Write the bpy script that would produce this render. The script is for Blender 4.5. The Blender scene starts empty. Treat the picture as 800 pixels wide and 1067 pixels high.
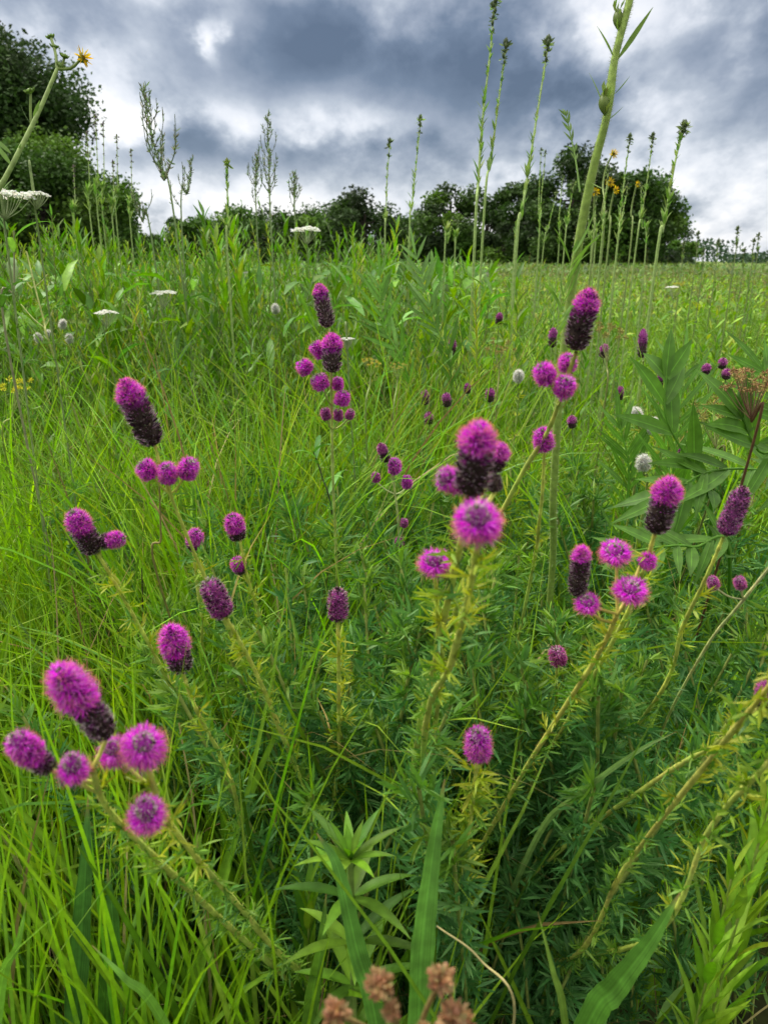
import bpy, math, random
import numpy as np
from mathutils import Vector

random.seed(11)
rng = np.random.default_rng(11)
scene = bpy.context.scene
COL = scene.collection
PI = math.pi

# ------------------------------------------------------------------ camera frame
F = 776.0                       # focal length in photograph pixels (800 x 1067)
PITCH = math.atan((533.5 - 272) / F)
CP, SP = math.cos(PITCH), math.sin(PITCH)
CZ = 1.0                        # camera height


def P(px, py, d):
    """point that lies at depth d metres in front of the camera"""
    r = (px - 400) / F
    u = (533.5 - py) / F
    return np.array([r * d, (CP + u * SP) * d, CZ + (-SP + u * CP) * d])


def G(px, py, Y):
    """point at world distance y = Y"""
    u = (533.5 - py) / F
    return P(px, py, Y / (CP + u * SP))


cam_d = bpy.data.cameras.new('camera')
cam = bpy.data.objects.new('camera', cam_d)
COL.objects.link(cam)
cam.location = (0, 0, CZ)
cam.rotation_euler = (PI / 2 - PITCH, 0, 0)
cam_d.sensor_fit = 'VERTICAL'
cam_d.sensor_height = 24
cam_d.lens = 24 * F / 1067
cam_d.clip_start = 0.02
cam_d.clip_end = 6000
cam_d.dof.use_dof = True
cam_d.dof.focus_distance = 0.95
cam_d.dof.aperture_fstop = (cam_d.lens / 1000) / 0.0022
scene.camera = cam


# ------------------------------------------------------------------ materials
def nodes_of(m):
    m.use_nodes = True
    nt = m.node_tree
    nt.nodes.clear()
    return nt


def plant_mat(name, rough=0.5, transl=0.35, spec=0.35, noise=0.25, nscale=60.0):
    m = bpy.data.materials.new(name)
    nt = nodes_of(m)
    N, L = nt.nodes, nt.links
    out = N.new('ShaderNodeOutputMaterial')
    at = N.new('ShaderNodeAttribute'); at.attribute_name = 'tint'
    tc = N.new('ShaderNodeTexCoord')
    no = N.new('ShaderNodeTexNoise'); no.inputs['Scale'].default_value = nscale
    no.inputs['Detail'].default_value = 3
    L.new(tc.outputs['Object'], no.inputs['Vector'])
    mr = N.new('ShaderNodeMapRange')
    mr.inputs['From Min'].default_value = 0.3; mr.inputs['From Max'].default_value = 0.7
    mr.inputs['To Min'].default_value = 1 - noise; mr.inputs['To Max'].default_value = 1 + noise
    L.new(no.outputs['Fac'], mr.inputs['Value'])
    vm = N.new('ShaderNodeVectorMath'); vm.operation = 'SCALE'
    L.new(at.outputs['Color'], vm.inputs[0]); L.new(mr.outputs['Result'], vm.inputs['Scale'])
    pb = N.new('ShaderNodeBsdfPrincipled')
    pb.inputs['Roughness'].default_value = rough
    pb.inputs['Specular IOR Level'].default_value = spec
    L.new(vm.outputs[0], pb.inputs['Base Color'])
    if transl > 0:
        tr = N.new('ShaderNodeBsdfTranslucent')
        hs = N.new('ShaderNodeHueSaturation')
        hs.inputs['Saturation'].default_value = 1.1
        hs.inputs['Value'].default_value = 1.1
        L.new(vm.outputs[0], hs.inputs['Color']); L.new(hs.outputs[0], tr.inputs['Color'])
        mx = N.new('ShaderNodeMixShader'); mx.inputs[0].default_value = transl
        L.new(pb.outputs[0], mx.inputs[1]); L.new(tr.outputs[0], mx.inputs[2])
        L.new(mx.outputs[0], out.inputs['Surface'])
    else:
        L.new(pb.outputs[0], out.inputs['Surface'])
    return m


M_LEAF = plant_mat('leaf_blade', 0.48, 0.4, 0.28, 0.2, 90)
M_FAR = plant_mat('tree_leaf', 0.6, 0.25, 0.2, 0.3, 1.5)
M_STEM = plant_mat('green_stem', 0.6, 0.0, 0.3, 0.25, 150)
M_PETAL = plant_mat('petal', 0.7, 0.45, 0.15, 0.15, 400)
M_CONE = plant_mat('seed_cone', 0.8, 0.1, 0.15, 0.3, 700)
M_BARK = plant_mat('bark', 0.9, 0.0, 0.1, 0.4, 6)


# ------------------------------------------------------------------ mesh builder
class MB:
    def __init__(s):
        s.v, s.c, s.f, s.n = [], [], [], 0

    def grid(s, pts, col):
        """pts (N,S,K,3) strips of quads; col broadcastable to (N,S,K,3)"""
        N, S, K, _ = pts.shape
        s.v.append(pts.reshape(-1, 3))
        s.c.append(np.broadcast_to(col, (N, S, K, 3)).reshape(-1, 3))
        idx = np.arange(N * S * K).reshape(N, S, K) + s.n
        q = np.stack([idx[:, :-1, :-1], idx[:, :-1, 1:], idx[:, 1:, 1:], idx[:, 1:, :-1]], -1)
        s.f.append(q.reshape(-1, 4))
        s.n += N * S * K

    def tube(s, path, rad, col, sides=6):
        path = np.asarray(path, float)
        K = len(path)
        rad = np.broadcast_to(np.asarray(rad, float), (K,))
        t = np.gradient(path, axis=0)
        t /= np.linalg.norm(t, axis=1, keepdims=True) + 1e-12
        ref = np.array([0.13, 0.97, 0.2]) if abs(t[0][1]) < 0.8 else np.array([1.0, 0.1, 0.1])
        a = np.cross(t, ref); a /= np.linalg.norm(a, axis=1, keepdims=True) + 1e-12
        b = np.cross(t, a)
        th = np.linspace(0, 2 * PI, sides + 1)
        ring = a[:, None, :] * np.cos(th)[None, :, None] + b[:, None, :] * np.sin(th)[None, :, None]
        pts = path[:, None, :] + ring * rad[:, None, None]
        col = np.asarray(col, float)
        if col.ndim == 2:
            col = col[None, :, None, :]
        s.grid(pts[None], col)

    def build(s, name, mat, parent=None, origin=None, smooth=True):
        v = np.concatenate(s.v).astype(np.float64)
        c = np.concatenate(s.c)
        f = np.concatenate(s.f)
        if origin is None:
            origin = np.zeros(3)
        origin = np.asarray(origin, float)
        v = v - origin
        me = bpy.data.meshes.new(name)
        me.vertices.add(len(v)); me.vertices.foreach_set('co', v.astype(np.float32).ravel())
        me.loops.add(f.size); me.loops.foreach_set('vertex_index', f.astype(np.int32).ravel())
        me.polygons.add(len(f))
        me.polygons.foreach_set('loop_start', np.arange(0, f.size, 4, dtype=np.int32))
        me.polygons.foreach_set('loop_total', np.full(len(f), 4, np.int32))
        if smooth:
            me.polygons.foreach_set('use_smooth', np.ones(len(f), bool))
        at = me.attributes.new('tint', 'FLOAT_COLOR', 'POINT')
        rgba = np.ones((len(v), 4), np.float32); rgba[:, :3] = np.clip(c, 0, 1)
        at.data.foreach_set('color', rgba.ravel())
        me.update(calc_edges=True)
        me.materials.append(mat)
        o = bpy.data.objects.new(name, me)
        COL.objects.link(o)
        if parent is not None:
            o.parent = parent
            pw = np.zeros(3); p = parent
            while p is not None:
                pw = pw + np.array(p.location); p = p.parent
            o.location = origin - pw
        else:
            o.location = origin
        return o


def tag(o, label=None, cat=None, group=None, kind=None):
    if label: o['label'] = label
    if cat: o['category'] = cat
    if group: o['group'] = group
    if kind: o['kind'] = kind
    return o


def thing(name, loc, label, cat, group=None):
    o = bpy.data.objects.new(name, None)
    o.empty_display_size = 0.05
    COL.objects.link(o)
    o.location = loc
    return tag(o, label, cat, group)


def copy_thing(root, loc, rz=0.0, sc=1.0, label=None, group=None):
    r = root.copy(); COL.objects.link(r)
    r.location = loc; r.rotation_euler = (0, 0, rz); r.scale = (sc, sc, sc)
    if label: r['label'] = label
    if group: r['group'] = group
    for ch in list(root.children):
        c = ch.copy(); COL.objects.link(c); c.parent = r
        for g in list(ch.children):
            d = g.copy(); COL.objects.link(d); d.parent = c
    return r


# ------------------------------------------------------------------ ribbons (blades, leaves, petals)
def blades(mb, root, az, length, lean, droop, width, col, S=6, prof='grass', twist=0.0, fold=0.0,
           dpow=1.4, tipcol=None, zmax=None, wiggle=0.0):
    """N curved ribbons. lean/droop are angles from the vertical, all arrays of length N."""
    root = np.asarray(root, float); N = len(root)
    A = lambda x: np.broadcast_to(np.asarray(x, float), (N,))
    az, length, lean, droop, width, twist = map(A, (az, length, lean, droop, width, twist))
    s = np.linspace(0, 1, S)
    th = lean[:, None] + droop[:, None] * s[None] ** dpow
    azs = az[:, None] + (wiggle * rng.normal(size=(N, 1)) * s[None] ** 2 if wiggle else 0)
    azs = np.broadcast_to(azs, th.shape)
    dl = length[:, None] / (S - 1)
    d = np.stack([np.cos(azs) * np.sin(th), np.sin(azs) * np.sin(th), np.cos(th)], -1)
    step = np.concatenate([np.zeros((N, 1, 3)), 0.5 * (d[:, :-1] + d[:, 1:]) * dl[..., None]], 1)
    c = np.cumsum(step, 1)
    if zmax is not None:
        h = c[..., 2].max(1) + root[:, 2]
        k = np.minimum(1.0, zmax / np.maximum(h, 1e-6))
        c = c * k[:, None, None]
    c = c + root[:, None, :]
    side = np.stack([-np.sin(azs), np.cos(azs), np.zeros_like(azs)], -1)
    nrm = np.cross(d, side)
    tw = (twist[:, None] * s[None])[..., None]
    sd = side * np.cos(tw) + nrm * np.sin(tw)
    nn = np.cross(d, sd)
    if prof == 'grass':
        w = np.minimum(1, 0.45 + 2.2 * s) * (1 - s ** 2.2) ** 0.9 + 0.03
    elif prof == 'lance':
        w = np.sin(PI * np.clip(s * 0.97 + 0.03, 0, 1) ** 0.8) + 0.03
    elif prof == 'strap':
        w = (1 - s ** 4) * 0.97 + 0.05
    elif prof == 'petal':
        w = np.array([0.35, 1.0, 0.4][:S]) if S == 3 else np.sin(PI * (s * .8 + .1))
    else:
        w = np.sin(PI * s ** 0.6) + 0.03
    hw = 0.5 * width[:, None, None] * w[None, :, None]
    col = np.asarray(col, float)
    if col.ndim == 1: col = np.broadcast_to(col, (N, 3))
    cc = np.broadcast_to(col[:, None, None, :], (N, S, 1, 3))
    if tipcol is not None:
        k = (s ** 3)[None, :, None, None]
        cc = cc * (1 - k) + np.asarray(tipcol).reshape(-1, 1, 1, 3) * k
    if fold:
        pts = np.stack([c - sd * hw + nn * hw * fold, c, c + sd * hw + nn * hw * fold], 2)
        rib = np.array([1.0, 1.22, 1.0])[None, None, :, None]   # paler midrib
        mb.grid(pts, cc * rib)
    else:
        mb.grid(np.stack([c - sd * hw, c + sd * hw], 2), cc)
    return c


def pick(cols, n, jit=0.15):
    cols = np.asarray(cols, float)
    c = cols[rng.integers(0, len(cols), n)]
    c = c * (1 + jit * rng.normal(size=(n, 1))) * (1 + 0.06 * rng.normal(size=(n, 3)))
    return np.clip(c, 0.003, 0.95)


def smooth(pts, n=24):
    """Catmull-Rom through points"""
    p = np.asarray(pts, float)
    if len(p) == 2:
        t = np.linspace(0, 1, n)[:, None]
        return p[0] * (1 - t) + p[1] * t
    e = np.concatenate([[2 * p[0] - p[1]], p, [2 * p[-1] - p[-2]]])
    out = []
    m = max(2, n // (len(p) - 1))
    for i in range(len(p) - 1):
        a, b, c, d = e[i:i + 4]
        for t in np.linspace(0, 1, m, endpoint=False):
            out.append(0.5 * ((2 * b) + (-a + c) * t + (2 * a - 5 * b + 4 * c - d) * t * t + (-a + 3 * b - 3 * c + d) * t ** 3))
    out.append(p[-1])
    return np.array(out)


def unit(v):
    v = np.asarray(v, float)
    return v / (np.linalg.norm(v, axis=-1, keepdims=True) + 1e-12)


def ribbons_dir(mb, root, dirs, length, width, col, S=3, prof='petal', bend=0.3, tip=None, up=(0, 0, 1)):
    """short ribbons along arbitrary directions"""
    root = np.asarray(root, float); N = len(root)
    d = unit(dirs)
    rnd = rng.normal(size=(N, 3))
    side = unit(np.cross(d, rnd))
    nrm = np.cross(side, d)
    s = np.linspace(0, 1, S)
    L = np.broadcast_to(np.asarray(length, float), (N,))[:, None, None]
    c = root[:, None, :] + d[:, None, :] * L * s[None, :, None] + nrm[:, None, :] * L * bend * (s ** 2)[None, :, None]
    if prof == 'petal':
        w = np.interp(s, [0, .55, 1], [.4, 1, .35])
    elif prof == 'lance':
        w = np.sin(PI * np.clip(s * .96 + .03, 0, 1) ** .85) + .05
    else:
        w = np.interp(s, [0, 1], [1, .3])
    hw = 0.5 * np.broadcast_to(np.asarray(width, float), (N,))[:, None, None] * w[None, :, None]
    col = np.asarray(col, float)
    if col.ndim == 1: col = np.broadcast_to(col, (N, 3))
    cc = np.broadcast_to(col[:, None, None, :], (N, S, 1, 3))
    if tip is not None:
        k = np.zeros((1, S, 1, 1)); k[0, -1] = 1
        cc = cc * (1 - k) + np.asarray(tip).reshape(-1, 1, 1, 3) * k
    mb.grid(np.stack([c - side[:, None] * hw, c + side[:, None] * hw], 2), cc)


# ------------------------------------------------------------------ world, sun
SUN_EL, SUN_AZ = math.radians(52), math.radians(-60)   # azimuth measured from +Y towards +X
world = bpy.data.worlds.new('World')
scene.world = world
world.use_nodes = True
nt = world.node_tree; nt.nodes.clear()
N, L = nt.nodes, nt.links


def mnode(op, a, b=None, c=None, clamp=False):
    n = N.new('ShaderNodeMath'); n.operation = op; n.use_clamp = clamp
    for i, x in enumerate((a, b, c)):
        if x is None: continue
        if isinstance(x, (int, float)): n.inputs[i].default_value = x
        else: L.new(x, n.inputs[i])
    return n.outputs[0]


out = N.new('ShaderNodeOutputWorld')
bg = N.new('ShaderNodeBackground'); bg.inputs['Strength'].default_value = 0.1
L.new(bg.outputs[0], out.inputs['Surface'])
sky = N.new('ShaderNodeTexSky'); sky.sky_type = 'NISHITA'; sky.sun_disc = False
sky.sun_elevation = SUN_EL; sky.sun_rotation = SUN_AZ
tc = N.new('ShaderNodeTexCoord')
sep = N.new('ShaderNodeSeparateXYZ'); L.new(tc.outputs['Generated'], sep.inputs[0])
X, Y, Z = sep.outputs
az = mnode('ARCTAN2', X, Y)
el = mnode('ARCSINE', Z)
zz = mnode('ADD', mnode('MAXIMUM', Z, 0.0), 0.42)
comb = N.new('ShaderNodeCombineXYZ')
L.new(mnode('DIVIDE', X, zz), comb.inputs[0]); L.new(mnode('DIVIDE', Y, zz), comb.inputs[1])


def cloud_noise(scale, detail, rough, seed, dist=0.0):
    mp = N.new('ShaderNodeMapping'); mp.inputs['Location'].default_value = (seed, seed * 0.7, seed * 1.3)
    mp.inputs['Scale'].default_value = (1.0, .68, 1)
    L.new(comb.outputs[0], mp.inputs[0])
    n = N.new('ShaderNodeTexNoise'); n.inputs['Scale'].default_value = scale
    n.inputs['Detail'].default_value = detail; n.inputs['Roughness'].default_value = rough
    n.inputs['Distortion'].default_value = dist
    L.new(mp.outputs[0], n.inputs['Vector'])
    return n.outputs['Fac']


n1 = cloud_noise(1.5, 3, 0.5, 3.1, 0.1)
n2 = cloud_noise(4.2, 8, 0.55, 7.7, 0.0)
# ragged edges: the cloud banks are displaced by the fine noise
warp_a = mnode('MULTIPLY', mnode('SUBTRACT', n2, 0.5), 0.35)
warp_e = mnode('MULTIPLY', mnode('SUBTRACT', n1, 0.5), 0.16)
azw = mnode('ADD', az, warp_a)
elw = mnode('ADD', mnode('ADD', el, warp_e), mnode('MULTIPLY', warp_a, 0.22))


def px_dir(px, py):
    v = unit(P(px, py, 1.0) - np.array([0, 0, CZ]))
    return math.atan2(v[0], v[1]), math.asin(v[2])


BANKS = [  # photo x, y, half-width, half-height, weight (+ bright, - dark)
    (440, 88, 150, 34, -.50), (310, 60, 90, 34, -.24), (560, 120, 90, 35, -.30), (520, 20, 190, 26, -.12),
    (60, 95, 80, 30, .05), (770, 60, 70, 60, -.30), (80, 15, 130, 30, -.16),
    (238, 44, 15, 13, .42), (205, 125, 70, 20, .24), (375, 122, 70, 18, .34), (690, 105, 70, 40, .18),
    (700, 12, 26, 16, .20), (240, 160, 150, 11, -.28), (480, 190, 130, 14, -.16), (350, 210, 260, 16, .16),
    (735, 195, 120, 30, .20), (150, 215, 150, 18, .14), (100, 60, 80, 30, .12),
]
n3 = cloud_noise(13.0, 5, 0.55, 1.7, 0.0)
acc = mnode('ADD', mnode('MULTIPLY', n2, 1.75), mnode('MULTIPLY', n1, 0.3))
acc = mnode('ADD', acc, mnode('MULTIPLY', n3, 0.35))
acc = mnode('SUBTRACT', acc, 0.58)
for (bx, by, hw, hh, w) in BANKS:
    a0, e0 = px_dir(bx, by)
    da = mnode('DIVIDE', mnode('SUBTRACT', azw, a0), hw / F)
    de = mnode('DIVIDE', mnode('SUBTRACT', elw, e0), hh / F)
    r2 = mnode('ADD', mnode('MULTIPLY', da, da), mnode('MULTIPLY', de, de))
    g = mnode('EXPONENT', mnode('MULTIPLY', r2, -0.8))
    acc = mnode('ADD', acc, mnode('MULTIPLY', g, w))
ramp = N.new('ShaderNodeValToRGB')
cr = ramp.color_ramp
stops = [(0.0, (.085, .12, .185)), (.22, (.14, .185, .265)), (.42, (.28, .325, .41)), (.55, (.43, .475, .55)),
         (.68, (.68, .71, .77)), (.9, (.97, .96, .97))]
cr.elements[0].position, cr.elements[0].color = stops[0][0], (*stops[0][1], 1)
cr.elements[1].position, cr.elements[1].color = stops[-1][0], (*stops[-1][1], 1)
for p_, c_ in stops[1:-1]:
    e = cr.elements.new(p_); e.color = (*c_, 1)
L.new(acc, ramp.inputs[0])
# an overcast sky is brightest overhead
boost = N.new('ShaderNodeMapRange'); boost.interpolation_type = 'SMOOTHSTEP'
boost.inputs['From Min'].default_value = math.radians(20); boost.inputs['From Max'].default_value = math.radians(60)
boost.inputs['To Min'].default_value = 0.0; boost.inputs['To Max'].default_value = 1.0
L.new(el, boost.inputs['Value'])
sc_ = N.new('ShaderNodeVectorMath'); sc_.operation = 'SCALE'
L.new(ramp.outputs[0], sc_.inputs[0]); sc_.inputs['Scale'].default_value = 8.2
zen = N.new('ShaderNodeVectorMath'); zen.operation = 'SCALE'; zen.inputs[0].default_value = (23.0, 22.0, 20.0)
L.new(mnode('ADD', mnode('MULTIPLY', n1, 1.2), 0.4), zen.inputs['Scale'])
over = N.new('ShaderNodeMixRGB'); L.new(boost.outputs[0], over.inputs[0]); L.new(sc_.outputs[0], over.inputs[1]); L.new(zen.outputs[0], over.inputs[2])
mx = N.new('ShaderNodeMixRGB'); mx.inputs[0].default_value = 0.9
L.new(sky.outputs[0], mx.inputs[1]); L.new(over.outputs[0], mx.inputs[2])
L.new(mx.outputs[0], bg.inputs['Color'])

sd = bpy.data.lights.new('sun', 'SUN'); sd.energy = 2.4; sd.angle = math.radians(12); sd.color = (1, .95, .86)
so = bpy.data.objects.new('sun', sd); COL.objects.link(so)
sv = Vector((math.sin(SUN_AZ) * math.cos(SUN_EL), math.cos(SUN_AZ) * math.cos(SUN_EL), math.sin(SUN_EL)))
so.rotation_euler = sv.to_track_quat('Z', 'Y').to_euler()

vs = scene.view_settings
vs.view_transform = 'Standard'; vs.look = 'None'; vs.exposure = 0.56; vs.gamma = 1.0; vs.use_curve_mapping = False
scene.cycles.max_bounces = 4
scene.cycles.diffuse_bounces = 3
scene.cycles.glossy_bounces = 1
scene.cycles.transmission_bounces = 3
scene.cycles.transparent_max_bounces = 4
scene.cycles.caustics_reflective = False
scene.cycles.use_denoising = True

# ------------------------------------------------------------------ ground
gm = bpy.data.materials.new('meadow_soil')
gnt = nodes_of(gm); GN, GL = gnt.nodes, gnt.links
go_ = GN.new('ShaderNodeOutputMaterial'); gb = GN.new('ShaderNodeBsdfPrincipled'); gb.inputs['Roughness'].default_value = .95
gb.inputs['Specular IOR Level'].default_value = .1
gt = GN.new('ShaderNodeTexCoord')
g1 = GN.new('ShaderNodeTexNoise'); g1.inputs['Scale'].default_value = 14; g1.inputs['Detail'].default_value = 8
GL.new(gt.outputs['Object'], g1.inputs['Vector'])
g2 = GN.new('ShaderNodeTexNoise'); g2.inputs['Scale'].default_value = .08; g2.inputs['Detail'].default_value = 6
GL.new(gt.outputs['Object'], g2.inputs['Vector'])
r1 = GN.new('ShaderNodeValToRGB'); r1.color_ramp.elements[0].position = .35; r1.color_ramp.elements[0].color = (.018, .02, .008, 1)
r1.color_ramp.elements[1].position = .7; r1.color_ramp.elements[1].color = (.06, .075, .022, 1)
GL.new(g1.outputs['Fac'], r1.inputs[0])
r2 = GN.new('ShaderNodeValToRGB'); r2.color_ramp.elements[0].position = .35; r2.color_ramp.elements[0].color = (.09, .16, .03, 1)
r2.color_ramp.elements[1].position = .7; r2.color_ramp.elements[1].color = (.17, .19, .06, 1)
GL.new(g2.outputs['Fac'], r2.inputs[0])
gx = GN.new('ShaderNodeSeparateXYZ'); GL.new(gt.outputs['Object'], gx.inputs[0])
gr = GN.new('ShaderNodeMapRange'); gr.inputs['From Min'].default_value = 25; gr.inputs['From Max'].default_value = 70
GL.new(gx.outputs[1], gr.inputs['Value'])
gmx = GN.new('ShaderNodeMixRGB'); GL.new(gr.outputs[0], gmx.inputs[0]); GL.new(r1.outputs[0], gmx.inputs[1]); GL.new(r2.outputs[0], gmx.inputs[2])
GL.new(gmx.outputs[0], gb.inputs['Base Color']); GL.new(gb.outputs[0], go_.inputs['Surface'])
mb = MB()
xs = np.concatenate([-np.geomspace(3000, 1, 30), np.linspace(-.8, .8, 9), np.geomspace(1, 3000, 30)])
gxx, gyy = np.meshgrid(xs, xs, indexing='ij')
gz = 0.02 * np.sin(gxx * 1.7) * np.cos(gyy * 1.3) * (np.hypot(gxx, gyy) < 60)
mb.grid(np.stack([gxx, gyy, gz], -1)[None], np.array([.1, .1, .1]))
ground = mb.build('ground', gm)
tag(ground, 'dark soil and litter between the plants of the wide flat meadow', kind='structure')

# ------------------------------------------------------------------ palette
G_FRESH = [(.175, .34, .020), (.20, .37, .028), (.14, .30, .018), (.24, .38, .04)]
G_BLUE = [(.09, .22, .032), (.11, .24, .04), (.07, .19, .028), (.15, .29, .06)]
G_MID = [(.12, .25, .018), (.09, .20, .016), (.15, .28, .022), (.07, .16, .016)]
G_YEL = [(.28, .35, .035), (.32, .36, .045), (.24, .33, .03)]
STRAW = [(.34, .30, .13), (.28, .24, .10), (.20, .15, .06)]


def hlimit(x, y):
    """how tall low vegetation grows near the viewer's trampled spot"""
    return np.where(y < 1.0, np.clip(1.0 - 0.44 * y - 0.28 * np.clip(0.45 - y, 0, 1), .1, 1.2), 1.3)


def scatter(n, y0, y1, half=0.62, marg=0.5, power=1.0):
    y = y0 + (y1 - y0) * rng.random(n) ** power
    x = (rng.random(n) * 2 - 1) * (half * y + marg)
    return x, y


def grass_layer(name, label, tufts, per, y0, y1, hmin, hmax, wmin, wmax, pal, S=6, power=1.0, spread=.03,
                lean=(.05, .4), droop=(.2, 1.6), straw=.04, fold=0.0, xf=None, cat='grass', half=.62, fountain=0.0):
    x, y = scatter(tufts, y0, y1, half=half, power=power)
    if xf is not None:
        k = xf(x, y, rng.random(tufts)); x, y = x[k], y[k]
    n = len(x)
    tc_ = pick(pal, n, .18)
    th_ = rng.uniform(hmin, hmax, n)
    x = np.repeat(x, per); y = np.repeat(y, per); tcol = np.repeat(tc_, per, 0); th = np.repeat(th_, per)
    m = len(x)
    ox, oy = rng.normal(size=m) * spread, rng.normal(size=m) * spread
    bias = np.repeat(rng.uniform(0, 2 * PI, n), per)          # each tussock also leans its own way
    azim = np.arctan2(oy + .35 * spread * np.sin(bias), ox + .35 * spread * np.cos(bias)) + rng.normal(size=m) * .3 if fountain else rng.uniform(0, 2 * PI, m)
    x = x + ox; y = y + oy
    keep = (np.hypot(x, y) > .3) & (y > y0 * .8)
    x, y, tcol, th, azim = x[keep], y[keep], tcol[keep], th[keep], azim[keep]; m = len(x)
    col = tcol * (1 + .14 * rng.normal(size=(m, 1)))
    isstraw = rng.random(m) < straw
    col[isstraw] = pick(STRAW, int(isstraw.sum()), .2)
    length = th * rng.uniform(.55, 1.15, m)
    mb = MB()
    tip = col * np.array([1.1, 1.03, 1.0])
    blades(mb, np.stack([x, y, np.zeros(m)], 1), azim, length, dpow=2.1 if fountain else 1.4, lean=rng.uniform(lean[0], lean[1], m), droop=rng.uniform(droop[0], droop[1], m) * rng.random(m) ** (.25 if fountain else .6),
           width=rng.uniform(wmin, wmax, m), col=np.clip(col, .003, .9), S=S, twist=rng.normal(size=m) * 1.2, fold=fold,
           tipcol=np.clip(tip, 0, 1), zmax=hlimit(x, y), wiggle=.5)
    return tag(mb.build(name, M_LEAF), label, cat, kind='stuff')


def left_bias(x, y, r): return (x / (y + .4) < .10) | (r < .16) | ((y > 1.5) & (r < .4))


def left_only(x, y, r): return (x / (y + .4) < .12) | (r < .16)


grass_layer('meadow_grass', 'arching tussocks of narrow green grass among the clover stems', 230, 60, .75, 1.9, .60, .92,
            .0032, .0072, G_FRESH + G_FRESH + G_MID[:1] + [(.15, .32, .06)], S=12, power=.8, spread=.034, lean=(.02, .26), droop=(.35, 1.9), straw=.05, xf=left_bias, fountain=1)
grass_layer('meadow_grass', 'upright fresh grass blades between the tussocks', 470, 24, .38, 2.2, .5, .84,
            .003, .0065, G_FRESH + G_FRESH + G_MID, S=8, power=.9, spread=.05, lean=(.02, .25), droop=(.1, .9), straw=.04, xf=left_only)
grass_layer('meadow_grass', 'broad upright grass blades standing in the nearest part of the meadow', 190, 12, .38, 2.4, .45, .78,
            .006, .012, G_FRESH + G_MID, S=8, droop=(.1, 1.1), fold=.35, spread=.035, straw=.02, xf=left_bias)
grass_layer('meadow_grass', 'dense green grass filling the middle of the meadow', 2900, 24, 2.1, 11, .36, .66,
            .004, .008, G_FRESH + G_MID + G_MID, S=6, power=.8, droop=(.3, 2.0), spread=.06, straw=.04, fountain=1,
            xf=lambda x, y, r: (x / y > .14) | (y > 7) | (r < .35))
grass_layer('meadow_grass', 'short far grass stretching back to the treeline', 9000, 9, 10, 75, .42, .72,
            .012, .03, [(.11, .20, .035), (.14, .19, .05), (.08, .16, .03), (.18, .18, .07)], S=4, power=.7, spread=.2, droop=(.1, 1.0), straw=.28)
grass_layer('meadow_grass', 'scattered taller seed grass standing over the far meadow', 420, 9, 5, 45, .75, 1.12,
            .004, .010, [(.16, .21, .06), (.22, .21, .08), (.12, .19, .04)], S=5, power=.7, spread=.12, lean=(.0, .15), droop=(0, .6), straw=.3)
grass_layer('dead_grass', 'last year\'s straw coloured stems lying among the green plants', 170, 5, .45, 3.2, .35, .75,
            .0012, .0026, STRAW + [(.30, .20, .12)], S=6, spread=.05, lean=(.3, 1.1), droop=(.1, .8), straw=1.0)
# low leafy layer below the grass
def cover_layer(name, label, n, y0, y1, zlo, zhi, ln, wd, pal, power=.8, prof='lance', fold=.3, xf=None, S=5):
    x, y = scatter(n, y0, y1, power=power)
    if xf is not None:
        k = xf(x, y, rng.random(n)); x, y = x[k], y[k]
    k = np.hypot(x, y) > .32
    x, y = x[k], y[k]; m = len(x)
    z = rng.uniform(zlo, zhi, m)
    z = np.minimum(z, hlimit(x, y) * .9 - .03)
    mb = MB()
    blades(mb, np.stack([x, y, np.maximum(z, .01)], 1), rng.uniform(0, 2 * PI, m), rng.uniform(ln[0], ln[1], m),
           rng.uniform(.3, 1.3, m), rng.uniform(0, 1.2, m), rng.uniform(wd[0], wd[1], m), pick(pal, m, .22),
           S=S, prof=prof, fold=fold, twist=rng.normal(size=m) * .5)
    return tag(mb.build(name, M_LEAF), label, 'ground cover', kind='stuff')


cover_layer('ground_cover', 'small narrow leaves of the low plants under the grass', 17000, .4, 3.0, .02, .34, (.02, .05), (.002, .006), G_BLUE + G_MID, S=4, fold=0)
cover_layer('ground_cover', 'deep leafy bank of mixed herbs behind the clover', 40000, 1.75, 7.5, .12, .96, (.05, .12), (.012, .028), G_MID + G_BLUE, S=4,
            xf=lambda x, y, r: (x / y < .14) & (np.sin(x * 5.1 + 1.3 * np.sin(y * 3.3)) + np.sin(y * 4.7 + x * 2.1) + 1.2 * r > .1))
cover_layer('ground_cover', 'leafy undergrowth of the nearer meadow', 9000, 1.2, 5.0, .1, .5, (.03, .09), (.006, .014), G_MID + G_BLUE + G_FRESH)
cover_layer('ground_cover', 'leafy undergrowth of the open meadow', 36000, 4.5, 20, .2, .68, (.05, .13), (.012, .03), G_MID + G_FRESH + G_YEL[:1], S=3, fold=0)
cover_layer('ground_cover', 'far leafy plants below the treeline', 26000, 18, 75, .2, .78, (.12, .3), (.05, .1), [(.10, .19, .03), (.13, .22, .04), (.16, .2, .05), (.08, .16, .03)], S=3, fold=0)


# ------------------------------------------------------------------ flower heads
C_DARK = [(.045, .012, .032), (.03, .012, .022), (.07, .03, .05), (.09, .07, .05), (.24, .20, .17)]
C_BUD = [(.24, .27, .14), (.34, .36, .22), (.5, .48, .38), (.18, .19, .1)]
MAG = [(.78, .05, .74), (.86, .09, .84), (.66, .03, .66), (.92, .28, .90)]
MAG_DULL = [(.55, .10, .46), (.45, .08, .36), (.62, .22, .52), (.40, .16, .30)]
WHT = [(.80, .80, .74), (.70, .72, .62), (.85, .85, .82)]


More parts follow.
